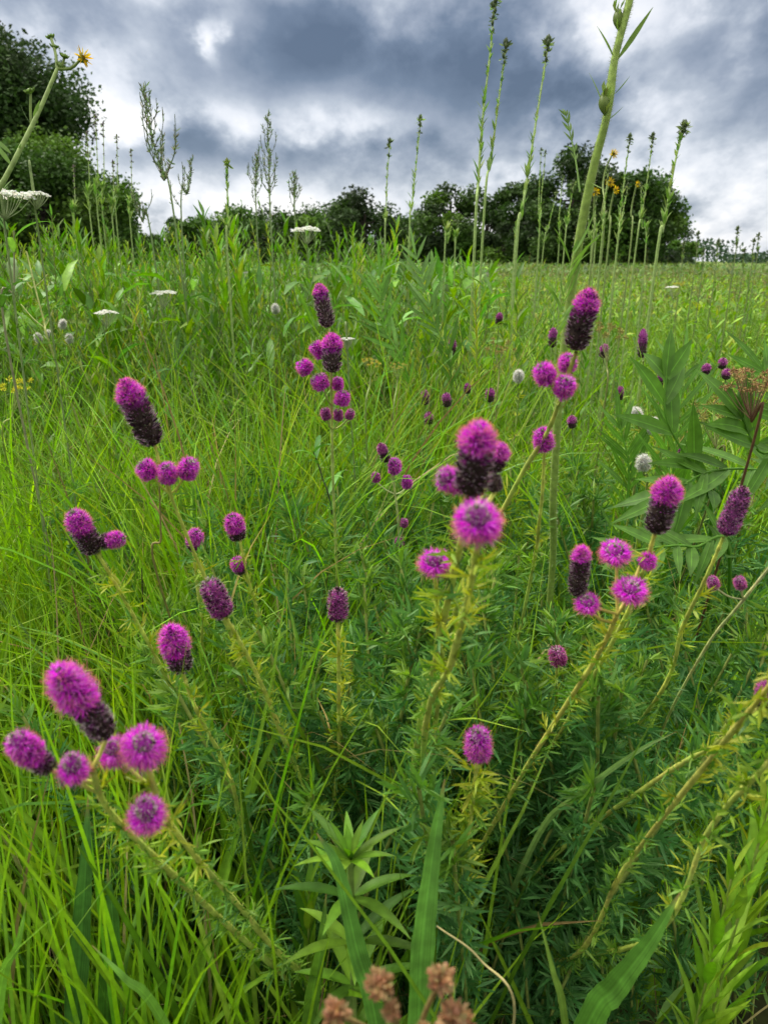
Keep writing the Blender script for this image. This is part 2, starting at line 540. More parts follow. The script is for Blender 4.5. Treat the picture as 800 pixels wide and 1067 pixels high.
def flower_head(parent, B, T, R, b0=.5, b1=1.0, pl=None, dense=1.0, pal=MAG, label=None, lod=1.0, bracts=C_DARK, flare=1.0):
    """cone from B (base) to T (tip), cone radius R; florets open between b0 and b1 of its length"""
    B, T = np.asarray(B, float), np.asarray(T, float)
    ax = T - B; Ln = np.linalg.norm(ax); ax = ax / Ln
    a = unit(np.cross(ax, [0.3, 0.9, 0.31])); b = np.cross(ax, a)
    disc = b0 < .3 and b1 < .8
    pl = (R * .9 if pl is None else pl) * .8
    R = R * .87; pl *= .88
    if disc:
        M_ = (B + T) / 2; ax = unit(ax + np.array([0, 0, .6])); Ln *= .58; B, T = M_ - ax * Ln / 2, M_ + ax * Ln / 2
        a = unit(np.cross(ax, [0.3, 0.9, 0.31])); b = np.cross(ax, a)
    elif Ln < R * 2.4: T = B + ax * Ln * .85; Ln *= .85
    if b0 >= .6 and b1 > .96: pl *= .88; b0 += .07
    elif b1 > .9 and Ln > R * 2.2 and b0 >= .3: b0 += .1
    if disc: b0, b1, pl, R = .20, b1 - .06, pl * 1.6, R * .86
    prof = lambda t: R * np.clip(np.sqrt(np.clip(1 - (2 * t - 1) ** 6 * .92, 0, 1)), .1, 1) * (1.03 - .16 * t)

    def ring(n, t0, t1):
        t = rng.uniform(t0, t1, n); ph = rng.uniform(0, 2 * PI, n)
        rd = a * np.cos(ph)[:, None] + b * np.sin(ph)[:, None]
        # over the dome the outward direction turns towards the axis
        up = np.clip((t - .78) / .22, 0, 1) ** 1.5
        pos = B + ax * (t * Ln)[:, None] + rd * (prof(t) * (1 - .55 * up))[:, None]
        return t, rd, pos, up

    hd = MB()
    tt = np.linspace(0, 1, 9)
    inbloom = ((tt > b0 - .05) & (b1 > b0))[:, None]
    hd.tube(B + ax * (tt * Ln)[:, None], prof(tt) * .9, np.where(inbloom, np.array(pal[0]) * .45, np.array((.05, .035, .03))), 9)
    n = int(max(50, 520 * lod * max(.35, Ln / R / 5)))
    t, rd, pos, up = ring(n, 0.0, 1.0)
    dirs = rd * (1 - .5 * up)[:, None] + ax * (.75 + up)[:, None] + .18 * rng.normal(size=(n, 3))
    col = pick(bracts, n, .25)
    near = (t > b0 - .22) & (t < b0 + .1) & (rng.random(n) < .55)
    if b1 > b0 and pal is not WHT: col[near] = pick([(.30, .04, .26), (.20, .03, .18), (.42, .10, .36)], int(near.sum()), .2)
    top = t > b1
    col[top] = pick(C_BUD, int(top.sum()), .2)
    ribbons_dir(hd, pos - rd * R * .12, dirs, R * rng.uniform(.28, .46, n) * np.where(top, .6, 1), R * .2, col, 3, 'petal', .15, tip=None)
    # pale hairs
    k = max(20, int(n * .8))
    t, rd, pos, up = ring(k, 0.0, 1.0)
    ribbons_dir(hd, pos, rd + ax * .6, R * rng.uniform(.3, .5, k), R * .06, pick([(.62, .52, .54), (.45, .30, .40), (.5, .25, .42)], k), 2, 'x', 0)
    o = hd.build('flower_head', M_CONE, parent, origin=B)
    if label: o['label'] = label
    if b1 > b0:
        fl = MB()
        m = int(max(60, 950 * lod * dense))
        t, rd, pos, up = ring(m, b0, b1)
        spreadf = flare * np.clip((t - b0) / max(b1 - b0, .01), 0, 1)
        phm = np.arctan2(rd @ b, rd @ a); f1, f2 = rng.uniform(0, 6.28, 2)
        lump = 1 + .16 * np.sin(2 * phm + f1 + 5 * t) + .12 * np.sin(5 * phm + f2)      # uneven, partly spent bloom
        ln = pl * rng.uniform(.5, 1.05, m) * (.75 + .25 * spreadf) * lump
        if not disc: ln = ln * (1.22 - .35 * (t - b0) / max(b1 - b0, .01))
        dirs = rd * (1.1 - .55 * up)[:, None] + ax * (.35 + .9 * up)[:, None] + .3 * rng.normal(size=(m, 3))
        if disc: dirs = rd * 1.3 + ax * (.15 + .5 * (t - b0) / (b1 - b0))[:, None] + .25 * rng.normal(size=(m, 3))
        pc = pick(pal, m, .2)
        if pal is not WHT:
            faded = (np.sin(3 * phm + f2 + 4 * t) + .5 * rng.normal(size=m)) > 1.25
            pc[faded] = pick([(.45, .22, .28), (.36, .16, .16), (.55, .30, .42)], int(faded.sum()), .2)
        ribbons_dir(fl, pos - rd * R * .1, dirs, ln, R * .13, pc, 3, 'petal', .35)
        k = int(m * .5)
        t, rd, pos, up = ring(k, b0, b1)
        dirs = rd * (1.0 - .4 * up)[:, None] + ax * ((.1 if disc else .4) + .7 * up)[:, None] + .25 * rng.normal(size=(k, 3))
        tipc = np.array([(.85, .34, .10)]) if pal is not WHT else np.array([(.8, .75, .5)])
        c2 = pick(pal, k, .15) if pal is WHT else pick([(.78, .22, .66), (.66, .10, .56)], k, .15)
        ribbons_dir(fl, pos, dirs, pl * rng.uniform(.85, 1.4, k), R * .06, c2, 4, 'x', .1, tip=tipc)
        fl.build('petals', M_PETAL, o, origin=B)
    return o


def leaflets(mb, path, t0, t1, spacing, ln, wd, pal_top, pal_low, per=5, yel=.35, spreadang=.9):
    """sprays of narrow leaflets up a stem path (path runs top -> base)"""
    seg = np.linalg.norm(np.diff(path, axis=0), axis=1); cum = np.concatenate([[0], np.cumsum(seg)])
    tot = cum[-1]; n = max(3, int(tot * (t1 - t0) / spacing))
    s = np.linspace(t0, t1, n) * tot + rng.normal(size=n) * spacing * .3
    s = np.clip(s, 0, tot)
    pos = np.stack([np.interp(s, cum, path[:, i]) for i in range(3)], 1)
    tan = unit(np.stack([np.interp(s, cum, np.gradient(path[:, i], cum)) for i in range(3)], 1)) * -1
    u = s / tot
    R_, D_, L_, C_ = [], [], [], []
    for i in range(n):
        for rep in range(2):
            out_ = unit(rng.normal(size=3) - 0); out_ = unit(out_ - tan[i] * out_.dot(tan[i]))
            petd = unit(out_ * rng.uniform(.5, 1.1) + tan[i] * rng.uniform(.4, 1.0))
            plen = ln * rng.uniform(.3, .9)
            c = np.array(random.choice(pal_top if rng.random() > (u[i] - .02) / max(yel, .01) else pal_low)) * rng.uniform(.8, 1.2)
            mb_base = pos[i]
            R_.append(mb_base); D_.append(petd); L_.append(plen * 1.05); C_.append(c)
            sidev = unit(np.cross(petd, rng.normal(size=3)))
            for k in range(per):
                q = (k // 2 + 1) / (per // 2 + 1)
                sg = 1 if k % 2 else -1
                dd = petd * (1.0 if k < per - 1 else 2) + sidev * sg * (.9 if k < per - 1 else 0) + .15 * rng.normal(size=3)
                R_.append(mb_base + petd * plen * q); D_.append(dd); L_.append(ln * rng.uniform(.6, 1.1)); C_.append(c)
    w = np.full(len(R_), wd)
    ribbons_dir(mb, np.array(R_), np.array(D_), np.array(L_), w, np.clip(np.array(C_), 0, 1), 4, 'lance', .25)


def nearest_on(path, p, drop=.012):
    d = np.linalg.norm(path - p, axis=1) + np.where(path[:, 2] > p[2] - drop, .6, 0)
    return path[int(np.argmin(d))]


YTOP = [(.28, .37, .03), (.36, .40, .04), (.20, .32, .03)]
YLOW = [(.14, .28, .03), (.10, .23, .03), (.085, .21, .04), (.18, .31, .04)]
STEMY = np.array((.50, .54, .10)); STEMG = np.array((.32, .42, .07))


def clover(label, stem, base, heads, yellow=.35, r=.0016, leaf=.016, leafw=.0016, spacing=.011, stemcol=None,
           group='purple clover stems', lod=1.0, leaf0=.03, name='prairie_clover', pal=MAG, cat='clover'):
    """stem: list of (px,py,depth) from the top down; base: (x,y) on the ground"""
    b = np.array([base[0], base[1], 0.0])
    th = thing(name, b, label, cat, group)
    pts = [P(*q) for q in stem] + [b]
    path = smooth(pts, 42)
    K = len(path)
    sc = STEMY if stemcol is None else np.array(stemcol)
    k = np.linspace(0, 1, K)[:, None]
    wob = 1 + .10 * rng.normal(size=K); cw = 1 + .16 * rng.normal(size=(K, 1)) + .05 * rng.normal(size=(K, 3))
    mbs = MB(); mbs.tube(path, r * .78 * (1 + .7 * k[:, 0]) * wob, np.clip((sc * (1 - k) + STEMG * k) * cw, 0, 1), 7)
    if lod == 1.0:
        nh = 420; ih = rng.integers(0, K - 1, nh); fh = rng.random((nh, 1)); ph_ = path[ih] * (1 - fh) + path[ih + 1] * fh; oh = unit(rng.normal(size=(nh, 3)))
        ribbons_dir(mbs, ph_ + oh * r * .8, oh + [0, 0, .8], r * rng.uniform(.6, 1.7, nh), r * .22, pick([tuple(sc), (.32, .26, .08), (.3, .4, .08)], nh, .2), 3, 'petal', .2)
    mbs.build('stem', M_STEM, th, origin=b)
    ml = MB()
    leaflets(ml, path, leaf0, .9, spacing, leaf * .85, leafw, YTOP, YLOW, yel=yellow * .6)
    ml.build('leaves', M_LEAF, th, origin=b)
    for h in heads:
        # (base px, py, depth, tip px, py, depth, cone radius px, b0, b1[, opts])
        B, T = P(*h[0]), P(*h[1])
        R = h[2] / F * h[0][2]
        opt = h[5] if len(h) > 5 else {}
        flower_head(th, B, T, R, h[3], h[4], lod=lod, **{'pal': pal, **opt})
        if np.linalg.norm(path[0] - B) > .006:
            q = nearest_on(path, B)
            mid = (q + B) / 2 + np.array([0, 0, -.25]) * np.linalg.norm(B - q) * .3
            st = MB(); st.tube(smooth([B, mid, q], 9), r * .6, sc, 5)
            st.build('flower_stalk', M_STEM, th, origin=q)
    return th


DISC = dict(flare=1.2)
clover('clover with its large long head leaning over two smaller heads, beside the three stepped discs',
       [(96, 800, .375), (112, 842, .41), (160, 892, .47), (220, 948, .56), (300, 1020, .68)], (.02, .68),
       [((112, 766, .375), (61, 699, .335), 15.12, .45, .98, dict(pl=0.0071, dense=1.5)),
        ((52, 802, .375), (13, 767, .35), 11.34, .42, .86, dict(pl=0.0052, dense=1.1)),
        ((80, 812, .38), (72, 787, .352), 10.92, .15, .62, dict(pl=0.0040))], yellow=.3, r=.0021)
clover('purple clover stem with three round flower discs stepped one above the other',
       [(152, 795, .385), (180, 862, .43), (250, 945, .54), (312, 1012, .64)], (.04, .70),
       [((148, 790, .385), (152, 768, .352), 13.60, .1, .75, dict(pl=0.0058, dense=1.5)),
        ((127, 792, .40), (110, 774, .375), 9.60, .2, .7, dict(pl=0.0048)),
        ((156, 857, .395), (149, 836, .362), 12.80, .05, .55, dict(pl=0.0050, dense=1.3))], yellow=.3, r=.0020)
clover('purple clover with one bright head and a dark base, above the three stepped discs',
       [(190, 699, .53), (205, 740, .56), (240, 810, .64), (275, 910, .78)], (-.02, .80),
       [((190, 698, .53), (178, 656, .5), 12.5, .42, 1.0, dict(pl=.0065, dense=1.2))])
clover('yellow leaved clover with a dark purple head just beginning to open',
       [(236, 644, .57), (272, 712, .63), (322, 830, .76)], (.0, .86),
       [((234, 642, .57), (217, 605, .55), 12.5, .15, .9, dict(pl=.0035, dense=.5, pal=MAG_DULL))], yellow=.6, r=.0019, spacing=.008)
clover('clover with one long tilted cylinder head above three round heads, among arching grass',
       [(161, 462, .55), (172, 500, .57), (200, 570, .62), (240, 660, .70), (300, 800, .88)], (-.01, .92),
       [((161, 463, .55), (130, 398, .52), 14.5, .68, 1.0, dict(pl=.0055)),
        ((160, 497, .57), (147, 482, .56), 8, .1, .8, dict(pl=.0055)),
        ((176, 502, .57), (174, 486, .555), 8, .2, .9, dict(pl=.005)),
        ((192, 497, .57), (200, 481, .56), 9, .1, .9, dict(pl=.005))], leaf0=.12, r=.0014)
clover('clover stem with two joined heads, one pointing up and one sideways',
       [(102, 577, .6), (130, 625, .64), (180, 720, .73), (225, 830, .88)], (-.04, .93),
       [((99, 575, .6), (76, 534, .57), 11.5, .5, .95, dict(pl=.005)),
        ((104, 565, .6), (128, 561, .59), 8.5, .4, .95, dict(pl=.0035))], yellow=.4, r=.0017)
clover('slender clover with a small magenta head and a smaller round one just below it',
       [(250, 563, .75), (258, 600, .78), (275, 660, .84), (305, 780, .98)], (.02, 1.0),
       [((249, 562, .75), (242, 538, .73), 9, .35, .95, dict(pl=.0055)),
        ((252, 598, .78), (246, 582, .77), 7, .3, .95, dict(pl=.004))], yellow=.5)
clover('small clover with a single narrow head, half hidden behind a taller stem',
       [(201, 572, .78), (210, 640, .83), (228, 720, .93)], (-.12, 1.02),
       [((200, 572, .78), (205, 554, .76), 7.5, .3, .95, dict(pl=.005))])
clover('straight upright yellowish clover stem with a single dark barrel shaped head',
       [(352, 648, .62), (353, 700, .66), (353, 790, .74), (352, 860, .82)], (-.02, .92),
       [((352, 646, .62), (352, 615, .605), 10.5, .2, 1.0, dict(pl=.003, dense=.55, pal=MAG_DULL))], yellow=.75, r=.0018, spacing=.007)
clover('tall upright clover with a crowd of small magenta heads under one cylinder head',
       [(343, 342, .8), (345, 400, .83), (347, 500, .92), (351, 600, 1.02), (354, 720, 1.2)], (-.07, 1.22),
       [((342, 341, .8), (332, 297, .79), 8.5, .72, 1.0, dict(pl=.0045)),
        ((346, 388, .8), (346, 350, .79), 10, .6, 1.0, dict(pl=.0075)),
        ((338, 372, .81), (326, 358, .8), 6, .1, .9, dict(pl=.006)),
        ((322, 388, .81), (313, 378, .8), 7, .1, .9, dict(pl=.0055)),
        ((337, 405, .81), (330, 391, .8), 8, .1, .8, dict(pl=.0055)),
        ((352, 406, .83), (352, 394, .82), 5, .1, .9, dict(pl=.004)),
        ((355, 422, .83), (358, 409, .82), 6.5, .1, .9, dict(pl=.0055)),
        ((341, 437, .85), (338, 426, .84), 4.5, .1, .9, dict(pl=.0035, pal=MAG_DULL)),
        ((353, 438, .85), (352, 427, .84), 4.5, .1, .9, dict(pl=.003, pal=MAG_DULL)),
        ((363, 436, .85), (366, 428, .84), 4, .1, .9, dict(pl=.003, pal=MAG_DULL))], yellow=.6, leaf0=.25, stemcol=(.44, .50, .16))
clover('thin pale clover stem carrying six small faded heads at different heights',
       [(404, 484, 1.02), (411, 510, 1.05), (417, 580, 1.12), (418, 690, 1.3)], (.03, 1.4),
       [((403, 481, 1.02), (396, 463, 1.0), 5.5, .5, 1.0, dict(pl=.003, pal=MAG_DULL)),
        ((411, 492, 1.03), (411, 480, 1.0), 6, .1, .9, dict(pl=.006)),
        ((424, 508, 1.04), (424, 497, 1.02), 5, .1, .9, dict(pl=.0045)),
        ((392, 502, 1.05), (391, 493, 1.04), 4.5, .1, .9, dict(pl=.003, pal=MAG_DULL)),
        ((421, 549, 1.08), (421, 541, 1.07), 4, .1, .9, dict(pl=.0025, pal=MAG_DULL)),
        ((416, 569, 1.1), (416, 560, 1.09), 5, .1, .9, dict(pl=.002, pal=MAG_DULL))], leaf0=.3, stemcol=(.48, .54, .24), r=.0018, lod=.6)
clover('blurred close clover with the largest dark column head and two side heads',
       [(489, 516, .375), (478, 575, .43), (455, 680, .54), (428, 820, .70)], (.02, .86),
       [((490, 516, .37), (499, 446, .34), 18, .7, .98, dict(pl=.0062, dense=1.4)),
        ((484, 506, .39), (458, 496, .375), 10, .2, .8, dict(pl=.005)),
        ((512, 492, .42), (522, 465, .41), 11, .6, 1.0, dict(pl=.004)),
        ((516, 512, .42), (514, 494, .415), 8, .9, .95, dict(pl=.001, dense=.2)),
        ((490, 532, .38), (489, 518, .375), 6, .9, .95, dict(pl=.001, dense=.2))], r=.0024, leafw=.002, yellow=.45)
clover('blurred close clover with a wide flat magenta disc right under the column head',
       [(500, 552, .33), (488, 620, .38), (470, 690, .45), (440, 800, .60)], (.06, .80),
       [((500, 556, .33), (495, 530, .298), 15.64, .05, .68, dict(pl=0.0053, dense=1.5))], r=.002, yellow=.45)
clover('clover with a medium round disc beside the blurred column head stems',
       [(453, 594, .46), (456, 660, .52), (452, 760, .62)], (.0, .84),
       [((454, 595, .46), (451, 577, .44), 11, .1, .65, dict(pl=.0052, dense=1.1))], yellow=.3)
clover('short clover with one tiny pink bud head behind the blurred stems',
       [(500, 638, .9), (495, 700, 1.0), (480, 780, 1.1)], (.14, 1.1),
       [((501, 639, .9), (499, 625, .885), 6.5, .1, .9, dict(pl=.003, pal=[(.5, .2, .36), (.4, .12, .26)]))])
clover('low clover with one round magenta head on a bushy yellow top, above the broad blade',
       [(497, 790, .5), (492, 840, .55), (478, 930, .65)], (.08, .78),
       [((498, 788, .5), (498, 763, .475), 11, .1, .85, dict(pl=.0055, dense=1.2))], yellow=.8, spacing=.0055, leaf=.019, leafw=.0021)
clover('tall clover leaning against the thick hairy stem with a long two toned head',
       [(600, 367, .53), (588, 400, .55), (570, 450, .58), (530, 520, .64), (470, 660, .80)], (.07, .98),
       [((598, 364, .53), (614, 304, .505), 13.5, .66, 1.0, dict(pl=.005)),
        ((572, 398, .53), (563, 382, .52), 8.5, .1, .9, dict(pl=.0055)),
        ((590, 386, .55), (592, 372, .54), 7, .1, .9, dict(pl=.005)),
        ((586, 410, .53), (590, 396, .515), 8.5, .1, .85, dict(pl=.0055))], leaf0=.15, stemcol=(.34, .38, .07), r=.0018)
clover('clover with a single round head below the group on the thick hairy stem',
       [(567, 468, .6), (562, 540, .66), (545, 640, .78)], (.14, 1.0),
       [((567, 468, .6), (565, 449, .585), 8.5, .1, .95, dict(pl=.0055))], leaf0=.1)
clover('clover with one thick head, purple cap over dark cylinder, before the lobed leaves',
       [(682, 556, .5), (668, 600, .54), (640, 665, .61), (565, 795, .78), (510, 890, .92)], (.10, .98),
       [((682, 554, .5), (698, 502, .475), 13.5, .62, 1.0, dict(pl=.0065, dense=1.3))], yellow=.4, r=.0018)
clover('clover with a slim evenly faded lilac head near the brown umbel',
       [(753, 560, .55), (736, 600, .58), (712, 650, .63), (660, 760, .76)], (.16, .98),
       [((755, 557, .55), (774, 509, .53), 11, .1, 1.0, dict(pl=.0028, dense=.7, pal=[(.5, .14, .44), (.4, .1, .34), (.6, .25, .52)]))], yellow=.35, leaf0=.08)
clover('clover stem topped by a bouquet of five flat magenta heads',
       [(643, 640, .5), (618, 690, .55), (548, 800, .67), (490, 900, .82)], (.08, .92),
       [((601, 620, .5), (606, 572, .48), 10, .74, 1.0, dict(pl=.005)),
        ((642, 584, .5), (639, 568, .482), 12, .05, .75, dict(pl=.0048, dense=1.2)),
        ((668, 586, .52), (678, 584, .51), 7.5, .3, 1.0, dict(pl=.0045)),
        ((654, 624, .49), (659, 606, .472), 12, .05, .7, dict(pl=.0055, dense=1.2)),
        ((612, 636, .5), (611, 622, .485), 9, .05, .7, dict(pl=.0042))], r=.002, yellow=.45, stemcol=(.46, .40, .08))
clover('small clover with a lone faded pink head low among the feathery leaves',
       [(580, 690, .75), (577, 740, .8), (560, 830, .95)], (.18, 1.02),
       [((582, 691, .75), (579, 677, .735), 8, .1, .9, dict(pl=.0045, pal=[(.6, .1, .45), (.5, .12, .3)]))])
clover('thick brown clover stem reaching out over the lower corner, its head beyond the view',
       [(850, 640, .33), (800, 716, .38), (740, 790, .47), (650, 905, .62), (590, 1000, .75)], (.16, .88),
       [((850, 640, .33), (868, 590, .31), 17, .6, 1.0, dict(pl=.006))], r=.0018, yellow=.5, stemcol=(.42, .32, .08), leafw=.002)
clover('greenish clover stem crossing the lowest corner beside the lime leaved plant',
       [(860, 720, .34), (800, 795, .4), (740, 862, .48), (662, 985, .63)], (.19, .86),
       [((860, 720, .34), (880, 670, .32), 17, .6, 1.0, dict(pl=.006))], r=.0017, yellow=.5, leafw=.002)
clover('clover stem lying low and nearly sideways over the feathery foliage',
       [(790, 738, .5), (745, 775, .55), (690, 808, .62), (600, 872, .74), (515, 940, .86)], (.10, .94),
       [((792, 736, .5), (803, 712, .49), 9, .3, 1.0, dict(pl=.005, pal=MAG_DULL))], r=.002, stemcol=(.42, .46, .09))
clover('pale straw coloured clover stem slanting down from two tiny faded heads',
       [(802, 590, .6), (770, 630, .64), (735, 675, .70), (690, 760, .82), (655, 860, .98)], (.24, 1.08),
       [((744, 612, .62), (741, 603, .61), 5, .1, .9, dict(pl=.003, pal=MAG_DULL)),
        ((772, 612, .62), (769, 603, .61), 5, .1, .9, dict(pl=.003, pal=MAG_DULL))], leaf0=.5, stemcol=(.46, .46, .22), r=.0014)

# small clovers farther back
BACK = [  # px, py, radius px, long?, depth, label
    (472, 362, 4.5, 18, 1.9, 'distant narrow clover head standing alone in the tall grass below the round oak'),
    (487, 405, 4, 10, 1.8, 'distant clover with a tiny oval head just below the lone narrow one'),
    (575, 352, 5, 20, 1.6, 'distant clover head almost touching the thick hairy stem'),
    (628, 366, 5, 14, 1.6, 'distant dark clover head under a patch of tan umbels'),
    (668, 358, 5, 30, 1.5, 'distant clover with a long dark head, lilac only at its tip'),
    (690, 396, 5, 18, 1.5, 'distant clover head poking up beside the upright spoon shaped leaf'),
    (735, 385, 5, 10, 1.6, 'distant grey round clover head, first of the trio near the brown umbel'),
    (751, 379, 5, 10, 1.7, 'distant clover head, highest of the trio near the brown umbel'),
    (755, 390, 5, 10, 1.6, 'distant clover head, lowest of the trio near the brown umbel'),
    (443, 414, 4.5, 16, 1.7, 'distant dark clover head in the shadowy patch behind the blurred column head'),
    (466, 417, 5, 14, 1.6, 'distant lilac clover head in the shadowy patch behind the blurred column head'),
    (447, 436, 5, 12, 1.6, 'distant clover head sitting lowest in the shadowy patch'),
    (519, 332, 4, 12, 2.2, 'distant black clover head high in the meadow beside the thick hairy stem'),
    (510, 412, 5, 14, 1.5, 'distant dark clover head just above the blurred magenta column'),
    (596, 440, 5, 12, 1.4, 'distant black clover head among the hairy stem leaves'),
    (645, 410, 4, 14, 1.7, 'distant faded clover head behind the white globe flowers'),
    (710, 470, 4, 12, 1.3, 'distant dark clover bud in the shade of the lobed leaves'),
]
for (x, y, r_, ln, d, lab) in BACK:
    b = G(x + random.uniform(-12, 12), y, 1.0); d0 = d
    top = P(x, y + ln / 2, d)
    clover(lab, [(x, y + ln / 2, d), (x + random.uniform(-5, 5), y + 60, d * 1.04)], (top[0] + random.uniform(-.05, .05), top[1] + .12),
           [((x, y + ln / 2, d), (x + random.uniform(-3, 3), y - ln / 2, d * .99), r_ * 1.0, .45, 1.0, dict(pl=.004, pal=MAG_DULL, dense=.6))],
           leaf0=.15, lod=.35, spacing=.02, leaf=.02, leafw=.0025, group='small clovers farther back', name='prairie_clover', stemcol=(.20, .27, .08))

# white globe clovers
WH = [
    (670, 481, 8, .95, 'round white clover head nearest the thick purple capped clover'),
    (681, 443, 8, 1.1, 'round white clover head next to a dark one under the lobed leaf'),
    (664, 431, 7, 1.15, 'half open white clover head above the two round white ones'),
    (540, 391, 6, 1.4, 'cream clover head beside the magenta group on the hairy stem'),
    (41, 351, 4.2, 1.9, 'tiny white clover head, lowest outer one of the four under the flat white umbels'),
    (52, 348, 4.2, 1.9, 'tiny white clover head on the pale crossing stalk'),
    (65, 337, 4.2, 1.9, 'tiny white clover head, highest of the four under the flat white umbels'),
    (73, 352, 4.2, 1.9, 'tiny white clover head leaning away from the pale crossing stalk'),
    (288, 321, 4.5, 1.9, 'tiny whitish clover bud on a straight stalk beside the cylinder headed clover'),
]
for (x, y, r_, d, lab) in WH:
    top = P(x, y + r_, d)
    clover(lab, [(x, y + r_, d), (x + random.uniform(-6, 6), y + 70, d * 1.05)], (top[0] + random.uniform(-.04, .04), top[1] + .12),
           [((x, y + r_, d), (x + random.uniform(-3, 3), y - r_ * .6, d * .985), r_ * .75, .1, 1.0,
             dict(pl=r_ / F * d * .6, bracts=WHT, dense=1.6))], pal=WHT, lod=.8, spacing=.02, leaf=.02, leafw=.002,
           group='white clover flowers', name='white_clover', stemcol=(.18, .26, .07), cat='white clover')


# ------------------------------------------------------------------ thick compass-plant stem and lobed leaves
def pinnate_leaf(th, path, nl, ll, lw, col, name='leaf', angle=.8, normal=(0, -1, .35), r=.0022):
    """path runs from the foot of the stalk to the leaf tip; lobes on the outer part"""
    path = smooth(path, 26)
    mbp = MB()
    K = len(path)
    mbp.tube(path, np.linspace(r, r * .35, K), np.array(col) * 1.5, 5)
    tan = unit(np.gradient(path, axis=0))
    nrm = unit(np.array(normal, float))
    R_, D_, L_, S_ = [], [], [], []
    for i in range(nl):
        q = .38 + .58 * i / (nl - 1)
        j = min(K - 1, int(q * (K - 1)))
        t = tan[j]; side = unit(np.cross(t, nrm))
        env = math.sin(PI * min(1, (q - .30) / .74)) ** .6
        for sg in (-1, 1):
            R_.append(path[j]); D_.append(unit(side * sg * math.sin(angle) + t * math.cos(angle) + .08 * rng.normal(size=3)))
            L_.append(ll * (.35 + .75 * env) * rng.uniform(.85, 1.1)); S_.append(sg)
    R_.append(path[-1] - tan[-1] * ll * .1); D_.append(tan[-1]); L_.append(ll * .9); S_.append(1)
    R_, D_, L_ = np.array(R_), np.array(D_), np.array(L_)
    # lobes lie in the leaf plane
    S = 8; s = np.linspace(0, 1, S)
    side = unit(np.cross(D_, nrm))
    up = nrm
    c = R_[:, None] + D_[:, None] * (L_[:, None] * s)[..., None] - up * (L_[:, None] * .16 * s ** 2)[..., None]
    w = (.45 + .6 * np.sin(PI * s ** .9)) * (1 - s ** 3) + .02
    hw = .5 * lw * w[None, :, None] * rng.uniform(.65, 1.05, (len(R_), 1, 1)) * np.ones((len(R_), 1, 1))
    sd = side[:, None]
    c = c + (rng.normal(size=(len(R_), 1, 3)) * L_[:, None, None] * .12) * (s ** 1.5)[None, :, None]
    pts = np.stack([c - sd * hw + up * hw * .3, c - sd * hw * .1, c + up * .0003, c + sd * hw * .1, c + sd * hw + up * hw * .3], 2)
    cc = np.array(col) * (1 + .1 * rng.normal(size=(len(R_), 1)))
    rib = np.array([1, 1, 1.9, 1, 1])[None, None, :, None]
    mbp.grid(pts, cc[:, None, None, :] * rib)
    mbp.build(name, M_LEAF, th, origin=path[0])


b = np.array([P(580, 600, 1.0)[0] + .01, 1.02, 0])
cp = thing('compass_plant', b, 'thick hairy green stem rising past the oak grove, small lobed leaf at its side', 'compass plant')
path = smooth([P(668, -55, .73), P(655, 3, .73), P(640, 62, .74), P(632, 120, .75), P(618, 175, .77), P(603, 250, .80),
               P(590, 340, .84), P(582, 420, .88), P(576, 520, .95), P(573, 620, 1.05), b], 60)
K = len(path); q = np.linspace(0, 1, K)
wid = np.interp(q, [0, .1, .2, .25, .3, .45, .6, 1], [.0030, .0036, .0036, .0044, .0038, .0048, .0046, .0046])
mbs = MB(); mbs.tube(path, wid, (.22, .32, .06), 12)
n = 5200
ii = rng.integers(1, K - 1, n); fr = rng.random(n)[:, None]
pp = path[ii] * (1 - fr) + path[ii + 1 - (ii + 1 >= K)] * fr
od = unit(rng.normal(size=(n, 3)) * [1, 1, .3])
ribbons_dir(mbs, pp + od * wid[ii][:, None] * .95, od + [0, 0, .25], rng.uniform(.0015, .0032, n), .0003, (.42, .46, .28), 2, 'x', 0)
mbs.build('stem', M_STEM, cp, origin=b)
for (px, py, d, dx, dy, ln) in [(655, 3, .73, -.2, 1, .035), (640, 62, .74, -.5, .8, .035), (643, 62, .74, .6, .9, .05), (632, 122, .75, -.45, 1, .045),
                                (629, 128, .755, .45, .3, .022), (640, 98, .745, .4, .4, .02), (615, 190, .77, .3, -.2, .02)]:
    mb = MB(); st = P(px, py, d)
    dirs = np.array([[dx, -.15, dy]])
    ribbons_dir(mb, st[None], dirs, ln, ln * .1, (.17, .27, .06), 6, 'lance', .12)
    mb.build('bract', M_LEAF, cp, origin=st)
for (px, py) in [(648, 20), (633, 108)]:
    mb = MB(); c0 = P(px - 3, py + 12, .735); c1 = P(px - 5, py - 12, .735)
    tt = np.linspace(0, 1, 7)
    mb.tube(c0 * (1 - tt[:, None]) + c1 * tt[:, None], .0055 * np.sin(PI * (tt * .9 + .06)), (.15, .22, .04), 8)
    n = 26; pos = c0 + (c1 - c0) * rng.random((n, 1)); od = unit(rng.normal(size=(n, 3)))
    ribbons_dir(mb, pos + od * .003, od * .3 + [.15, 0, 1], .009, .0035, pick([(.20, .30, .06)], n), 3, 'lance', .1)
    mb.build('flower_bud', M_LEAF, cp, origin=c0)
pinnate_leaf(cp, [P(604, 200, .77), P(600, 170, .775), P(594, 140, .78), P(589, 118, .78)], 6, .014, .003, (.13, .22, .05), angle=.5, r=.0012)
for i in range(16):   # narrow leaves sheathing the stem where it enters the grass
    q_ = P(596 - i * 1.1, 262 + i * 6, .80)
    mb = MB()
    ribbons_dir(mb, q_[None], np.array([[random.choice([-1, 1]) * random.uniform(.3, .7), random.uniform(-.4, .1), 1]]), random.uniform(.02, .05), .004, (.15, .28, .05), 6, 'lance', .2)
    mb.build('bract', M_LEAF, cp, origin=q_)

G_L = (.085, .20, .022)


